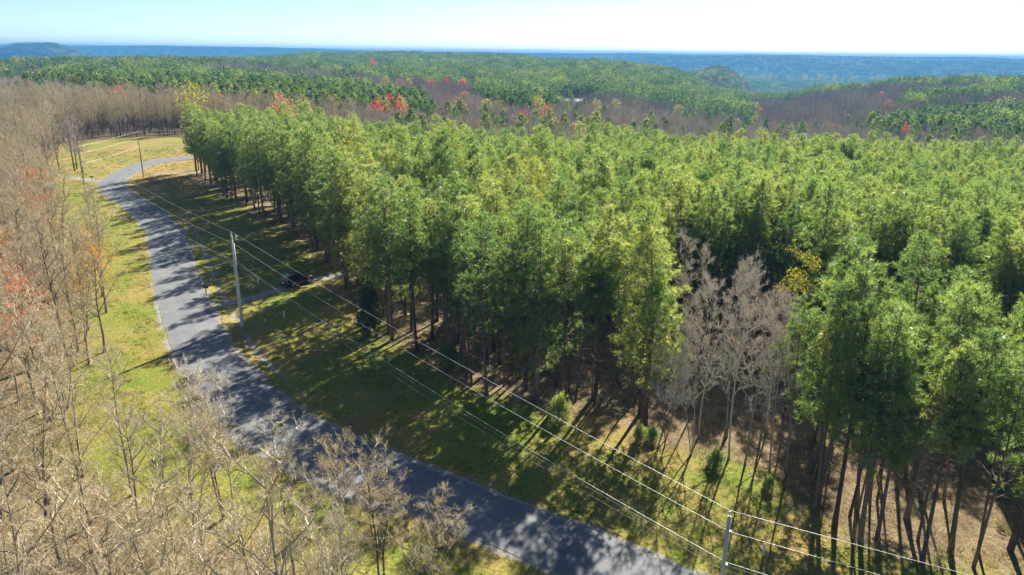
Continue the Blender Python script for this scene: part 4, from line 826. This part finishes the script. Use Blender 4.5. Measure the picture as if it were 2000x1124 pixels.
# ---------------------------------------------------------------- utility poles and lines
M_POLE = bark_mat('pole_wood', (0.34, 0.30, 0.27), (0.60, 0.56, 0.52), 5.0); M_POLE_B = bark_mat('pole_wood_brown', (0.20, 0.15, 0.11), (0.40, 0.33, 0.27), 5.0)
M_PVC = simple('pvc', (0.62, 0.66, 0.70), 0.45); M_WHITE = simple('white_plastic', (0.78, 0.78, 0.76), 0.5, var=0.06); M_STEEL = simple('galvanised_steel', (0.45, 0.46, 0.47), 0.45, 0.8)
M_WIRE = simple('aluminium_wire', (0.72, 0.72, 0.70), 0.5, 0.35, 0.05); M_CABLE = simple('telephone_cable', (0.30, 0.30, 0.30), 0.6); M_PORC = simple('porcelain', (0.55, 0.57, 0.58), 0.25); M_BLACK = simple('black_plastic', (0.02, 0.02, 0.022), 0.45)
def pole(x, y, h, label, mat, rad=0.15, rich=False, rz=0.0, tilt=0.0):
    z = gz1(x, y); e = link('utility_pole', None, loc=(x, y, z - 0.05), rz=rz); e.rotation_euler = (0, tilt, rz); tag(e, label, 'utility pole', 'utility poles along the road')
    MB().tube([(0, 0, -0.4), (0, 0, 0.3), (0, 0, h * 0.5), (0, 0, h)], [rad * 1.12, rad * 1.08, rad * 0.88, rad * 0.68], 12).build('shaft', mat, e, True)
    pin = MB().tube([(0, 0, h), (0, 0, h + 0.18)], 0.02, 6).build('insulator_pin', M_STEEL, e)
    MB().tube([(0, 0, h + 0.12), (0, 0, h + 0.18), (0, 0, h + 0.22), (0, 0, h + 0.30), (0, 0, h + 0.33)], [0.05, 0.09, 0.06, 0.07, 0.03], 10).build('insulator', M_PORC, e, True)
    MB().box((rad * 0.72 + 0.05, 0, h - 1.05), (0.10, 0.06, 0.22)).build('neutral_bracket', M_STEEL, e)
    MB().box((rad * 0.8 + 0.04, 0, h - 3.2), (0.08, 0.16, 0.12)).build('cable_clamp', M_STEEL, e)
    if rich:
        MB().tube([(rad * 0.9 + 0.085, -0.03, -0.2), (rad * 0.75 + 0.085, -0.03, h * 0.6), (rad * 0.7 + 0.075, -0.03, h - 0.95)], 0.075, 10).build('riser_conduit', M_PVC, e, True)
        for zz in (1.5, 3.6, 5.7, 7.6): MB().box((rad + 0.05, -0.03, zz), (0.26, 0.20, 0.05)).build('conduit_strap', M_STEEL, e)
        MB().tube([(rad * 0.6, 0, h - 0.35), (0.45, 0, h - 0.12), (0.62, 0, h - 0.15)], 0.025, 6).build('bracket_arm', M_STEEL, e)
        fc = MB().tube([(0.40, 0.02, h - 0.52), (0.46, 0.02, h - 0.30), (0.52, 0.02, h - 0.05), (0.54, 0.02, h + 0.05)], [0.05, 0.07, 0.06, 0.04], 8).build('fuse_cutout', M_PORC, e, True)
        MB().tube([(0.66, -0.05, h - 0.42), (0.66, -0.05, h - 0.30), (0.66, -0.05, h - 0.02)], [0.045, 0.06, 0.05], 8).build('surge_arrester', M_PORC, e, True)
        for zz, s in ((h - 3.1, 1), (h - 3.55, -1)): MB().box((0.05 * s, -rad - 0.05, zz), (0.62, 0.06, 0.07)).build('cable_bracket', M_STEEL, e)
        MB().box((rad + 0.22, 0.0, h - 4.0), (0.18, 0.16, 0.42)).build('terminal_box', M_BLACK, e)
    return Vector((x, y, z + h))
T1 = pole(-31.5, 79.9, 11.0, 'pale weathered utility pole with white riser pipe between road and driveway', M_POLE, 0.155, True, R(-8), R(-0.6))
T2 = pole(-87.0, 147.3, 11.0, 'thin brown utility pole on the left verge before the far bend', M_POLE_B, 0.14)
T3 = pole(-91.4, 180.2, 10.7, 'thin brown utility pole inside the far road bend', M_POLE_B, 0.14)
T4 = pole(12.2, 34.8, 8.8, 'pale utility pole rising from the bottom edge at lower right', M_POLE, 0.155)
T5 = pole(-60.0, 232.0, 11.0, 'utility pole hidden behind the far left tip of the pines', M_POLE_B, 0.14)
T6 = pole(62.0, 14.0, 10.5, 'utility pole outside the frame at lower right', M_POLE, 0.155)
def cable(name, label, dz, rad, mat, dx=0.0, sag=0.55, lift=0.0):
    P = []
    TT = [T5, T3, T2, T1, T4, T6]
    for a, b in zip(TT[:-1], TT[1:]):
        L = (b - a).length; s_ = sag * (L / 65) ** 2
        for k in range(24):
            t = k / 24; p = a.lerp(b, t); P.append((p.x + dx, p.y, p.z - dz - 4 * s_ * t * (1 - t)))
    P.append((TT[-1].x, TT[-1].y, TT[-1].z - dz))
    return tag(MB().tube(P, rad, 5).build(name, mat, None, True), label, 'cable', 'lines strung along the utility poles')
cable('power_line', 'topmost pale wire strung from pole top to pole top', -0.33, 0.011, M_WIRE, 0.0, 0.5)
cable('power_line', 'second pale wire a metre below the topmost one on the poles', 1.05, 0.011, M_WIRE, 0.12, 0.7)
cable('telephone_line', 'upper of the low telephone cables on the poles', 3.1, 0.012, M_WIRE, 0.15, 0.9)
cable('telephone_line', 'middle one of the low telephone cables on the poles', 3.3, 0.010, M_CABLE, 0.17, 1.05)
cable('telephone_line', 'lowest of the low telephone cables on the poles', 3.55, 0.010, M_CABLE, -0.1, 1.2)
# ---------------------------------------------------------------- roadside things
def mailbox(x, y, rz, label):
    e = link('mailbox', None, loc=(x, y, gz1(x, y)), rz=rz); tag(e, label, 'mailbox', 'mailboxes by the road')
    MB().box((0, 0, 0.50), (0.11, 0.11, 1.06)).build('post', M_POLE_B, e); MB().box((0.06, 0, 0.90), (0.10, 0.10, 0.06)).build('shelf', M_POLE_B, e)
    prof = [(-0.13, 0), (0.13, 0), (0.13, 0.17)] + [(0.13 * math.cos(a), 0.17 + 0.13 * math.sin(a)) for a in [R(25 * k) for k in range(1, 7)]] + [(-0.13, 0.17)]
    V = [(xx, a, 1.04 + b) for xx in (-0.36, 0.36) for a, b in prof]; n = len(prof); F = [(i, (i + 1) % n, n + (i + 1) % n, n + i) for i in range(n)] + [tuple(range(n))[::-1], tuple(range(n, 2 * n))]
    o = MB().add(V, F).build('box', M_BLACK, e); MB().box((-0.365, 0, 1.18), (0.012, 0.24, 0.24)).build('door', M_BLACK, o); MB().box((0.02, -0.142, 1.24), (0.16, 0.012, 0.06)).build('flag', simple('flag_red', (0.5, 0.03, 0.02)), e)
    return e
mailbox(-39.55, 89.7, R(160), 'black mailbox on a post at the driveway mouth'); mailbox(-99.9, 172.6, R(30), 'dark mailbox beside the far lane at the road bend')
def marker(x, y, h, label, rad=0.055):
    e = link('marker_post', None, loc=(x, y, gz1(x, y)), rz=0.3); tag(e, label, 'marker post', 'white marker posts in the grass')
    MB().tube([(0, 0, -0.1), (0, 0, h)], rad, 10).build('pipe', M_WHITE, e, True); MB().tube([(0, 0, h - 0.10), (0, 0, h - 0.01), (0, 0, h + 0.03)], [rad * 1.25, rad * 1.25, rad * 0.7], 10).build('cap', M_WHITE, e, True)
marker(-34.8, 95.7, 0.95, 'white marker post in the shaded grass left of the black car'); marker(-27.4, 82.7, 1.0, 'white marker post in the grass between utility pole and pines', 0.06)
marker(-29.2, 81.3, 0.35, 'short white stub in the grass near the utility pole', 0.07); marker(18.0, 43.6, 0.95, 'white marker post in the grass right of the bottom pole', 0.07)
# ---------------------------------------------------------------- the black car at the end of the driveway
M_PAINT, nt, out = new_mat('black_paint'); p = N(nt, 'ShaderNodeBsdfPrincipled'); p.inputs['Base Color'].default_value = (0.012, 0.013, 0.016, 1); p.inputs['Roughness'].default_value = 0.28; p.inputs['Coat Weight'].default_value = 0.8; p.inputs['Coat Roughness'].default_value = 0.05
tcn = N(nt, 'ShaderNodeTexCoord'); nt.links.new(ramp(nt, noise(nt, tcn.outputs['Object'], 2.5, 4), [(0.3, (0.24, 0.24, 0.24)), (0.7, (0.36, 0.36, 0.36))]), p.inputs['Roughness']); nt.links.new(p.outputs[0], out.inputs[0])
M_GLASS = simple('tinted_glass', (0.015, 0.02, 0.025), 0.06, 0.0, 0.05, 2.0, 0.9); M_TYRE = simple('tyre_rubber', (0.018, 0.018, 0.018), 0.9); M_RIM = simple('alloy_rim', (0.5, 0.5, 0.52), 0.3, 0.9); M_TAIL = simple('tail_light', (0.42, 0.015, 0.015), 0.2); M_HEAD = simple('head_light', (0.75, 0.78, 0.8), 0.1); M_TRIM = simple('black_trim', (0.03, 0.03, 0.03), 0.6)
def ring(x, hw, zb, zt):
    pts = [(-0.86, 0), (0.86, 0), (0.98, 0.14), (1.0, 0.45), (0.97, 0.80), (0.86, 1.0), (-0.86, 1.0), (-0.97, 0.80), (-1.0, 0.45), (-0.98, 0.14)]
    return [(x, hw * a, zb + (zt - zb) * b) for a, b in pts]
def loft(mb, rings):
    n = len(rings[0]); V = [v for r_ in rings for v in r_]; F = [(i * n + k, i * n + (k + 1) % n, (i + 1) * n + (k + 1) % n, (i + 1) * n + k) for i in range(len(rings) - 1) for k in range(n)]
    F += [tuple(range(n))[::-1], tuple((len(rings) - 1) * n + k for k in range(n))]; return mb.add(V, F)
def car(x, y, rz, label):
    e = link('parked_car', None, loc=(x, y, gz1(x, y) + 0.0), rz=rz); tag(e, label, 'car')
    st = [(-2.36, .70, .46, .82), (-2.30, .84, .38, .98), (-2.05, .91, .32, 1.05), (-1.2, .93, .29, 1.06), (0.0, .935, .28, 1.05), (1.05, .93, .28, 1.04), (1.6, .915, .29, .99), (2.05, .88, .32, .92), (2.28, .80, .36, .82), (2.36, .66, .44, .70)]
    body = loft(MB(), [ring(*s) for s in st]).build('body', M_PAINT, e, True)
    cab = [[(-2.22, a * .80, 1.04) for a in (-1, 1)], [(-1.98, a * .66, 1.70) for a in (-1, 1)], [(-1.2, a * .69, 1.765) for a in (-1, 1)], [(-0.2, a * .69, 1.76) for a in (-1, 1)], [(0.42, a * .66, 1.68) for a in (-1, 1)], [(1.32, a * .80, 1.03) for a in (-1, 1)]]
    V = [v for s in cab for v in s] + [(x_, a * .87, 1.03) for x_ in (-1.98, -1.2, -0.2, 0.42) for a in (-1, 1)]
    F = [(2 * i, 2 * i + 1, 2 * i + 3, 2 * i + 2) for i in range(5)]
    for s in (0, 1):
        F += [(0 + s, 2 + s, 12 + s), (2 + s, 4 + s, 14 + s, 12 + s), (4 + s, 6 + s, 16 + s, 14 + s), (6 + s, 8 + s, 18 + s, 16 + s), (8 + s, 10 + s, 18 + s)]
    MB().add(V, F).build('cabin', M_PAINT, e, False)
    def pane(name, P, inset, off):
        P = [Vector(p) for p in P]; c = sum(P, Vector()) / len(P); nrm = (P[1] - P[0]).cross(P[2] - P[0]).normalized(); nrm = nrm if nrm.dot(c - Vector((-0.4, 0, 1.2))) > 0 else -nrm
        Q = [c + (p - c) * inset + nrm * off for p in P]; Bk = [q - nrm * 0.02 for q in Q]; n = len(P)
        MB().add(Q + Bk, [tuple(range(n)), tuple(range(n, 2 * n))[::-1]] + [(i, (i + 1) % n, n + (i + 1) % n, n + i) for i in range(n)]).build(name, M_GLASS, e)
    pane('rear_window', [cab[0][0], cab[0][1], cab[1][1], cab[1][0]], 0.86, 0.012); pane('windscreen', [cab[5][0], cab[5][1], cab[4][1], cab[4][0]], 0.90, 0.012)
    pane('sunroof', [cab[2][0], cab[2][1], cab[3][1], cab[3][0]], 0.72, 0.010)
    for s in (0, 1):
        for a, b in ((1, 2), (2, 3), (3, 4)):
            lo = {1: 12, 2: 14, 3: 16, 4: 18}; pane('side_window', [V[lo[a] + s], V[lo[b] + s], cab[b][s], cab[a][s]], 0.84, 0.012)
        y_ = (-1 if s == 0 else 1)
        MB().box((-2.27, y_ * 0.72, 0.92), (0.14, 0.24, 0.20)).build('tail_light', M_TAIL, e); MB().box((2.20, y_ * 0.66, 0.74), (0.16, 0.30, 0.13)).build('headlight', M_HEAD, e)
        MB().box((0.95, y_ * 1.0, 1.08), (0.14, 0.20, 0.14)).build('wing_mirror', M_PAINT, e); MB().tube([(-1.8, y_ * 0.60, 1.76), (-1.7, y_ * 0.60, 1.81), (0.0, y_ * 0.60, 1.82), (0.15, y_ * 0.60, 1.76)], 0.02, 6).build('roof_rail', M_STEEL, e)
        for xw in (-1.42, 1.42):
            w = MB().tube([(xw, y_ * 0.70, 0.36), (xw, y_ * 0.72, 0.36), (xw, y_ * 0.92, 0.36), (xw, y_ * 0.94, 0.36)], [0.30, 0.36, 0.36, 0.31], 20).build('wheel', M_TYRE, e, True); MB().tube([(xw, y_ * 0.925, 0.36), (xw, y_ * 0.948, 0.36)], [0.24, 0.22], 14).build('rim', M_RIM, w)
        for xh in (-0.7, 0.35): MB().box((xh, y_ * 0.94, 0.90), (0.18, 0.03, 0.03)).build('door_handle', M_STEEL, e)
    MB().box((-2.34, 0, 0.50), (0.12, 1.50, 0.22)).build('rear_bumper', M_TRIM, e); MB().box((2.33, 0, 0.46), (0.12, 1.40, 0.20)).build('front_bumper', M_TRIM, e); MB().box((-2.375, 0, 0.80), (0.02, 0.34, 0.16)).build('number_plate', M_WHITE, e)
    return e
car(-29.9, 96.9, math.atan2(0.83, 0.56), 'black parked car at the end of the gravel driveway under the pines')
# ---------------------------------------------------------------- far buildings
M_SIDING = simple('white_siding', (0.72, 0.71, 0.68), 0.7, var=0.06); M_METALROOF = simple('pale_metal_roof', (0.42, 0.43, 0.44), 0.5, 0.3, 0.05); M_SHINGLE = simple('grey_shingle', (0.30, 0.30, 0.31), 0.9); M_DOOR = simple('dark_door', (0.10, 0.09, 0.08), 0.6)
def house(kind, x, y, rz, L, W, hw, hr, roofm, label, nwin):
    z = float(terrain(x, y)); e = link(kind, None, loc=(x, y, z), rz=rz); tag(e, label, 'building')
    gab = [(-L / 2, -W / 2, 0), (L / 2, -W / 2, 0), (L / 2, W / 2, 0), (-L / 2, W / 2, 0), (-L / 2, -W / 2, hw), (L / 2, -W / 2, hw), (L / 2, W / 2, hw), (-L / 2, W / 2, hw), (-L / 2, 0, hw + hr), (L / 2, 0, hw + hr)]
    MB().add(gab, [(0, 1, 5, 4), (2, 3, 7, 6), (1, 2, 6, 9, 5), (3, 0, 4, 8, 7), (3, 2, 1, 0), (4, 5, 9, 8), (6, 7, 8, 9)]).build('wall', M_SIDING, e)
    o = 0.5; sl = hr / (W / 2)
    for s in (-1, 1):
        V = [(-L / 2 - o, 0, hw + hr + 0.06), (L / 2 + o, 0, hw + hr + 0.06), (L / 2 + o, s * (W / 2 + o), hw - o * sl + 0.06), (-L / 2 - o, s * (W / 2 + o), hw - o * sl + 0.06)]; V += [(a, b, c + 0.15) for a, b, c in V]
        MB().add(V, [(0, 1, 2, 3), (7, 6, 5, 4), (0, 4, 5, 1), (1, 5, 6, 2), (2, 6, 7, 3), (3, 7, 4, 0)]).build('roof', roofm, e)
    for k in range(nwin):
        xx = -L / 2 + L * (k + 0.5) / nwin
        if k == nwin // 2: MB().box((xx, -W / 2 - 0.02, 1.1), (1.8, 0.08, 2.2)).build('door', M_DOOR, e)
        else: MB().box((xx, -W / 2 - 0.02, 1.6), (1.1, 0.08, 1.1)).build('window', M_GLASS, e)
house('barn', BARN[0], BARN[1], R(8), 22, 10, 3.6, 2.0, M_METALROOF, 'long white-roofed barn at the foot of the middle pine slope', 7)
house('house', -149, 1068, R(-20), 22, 12, 4, 4, M_SHINGLE, 'grey-roofed house far off among dark pines', 5)
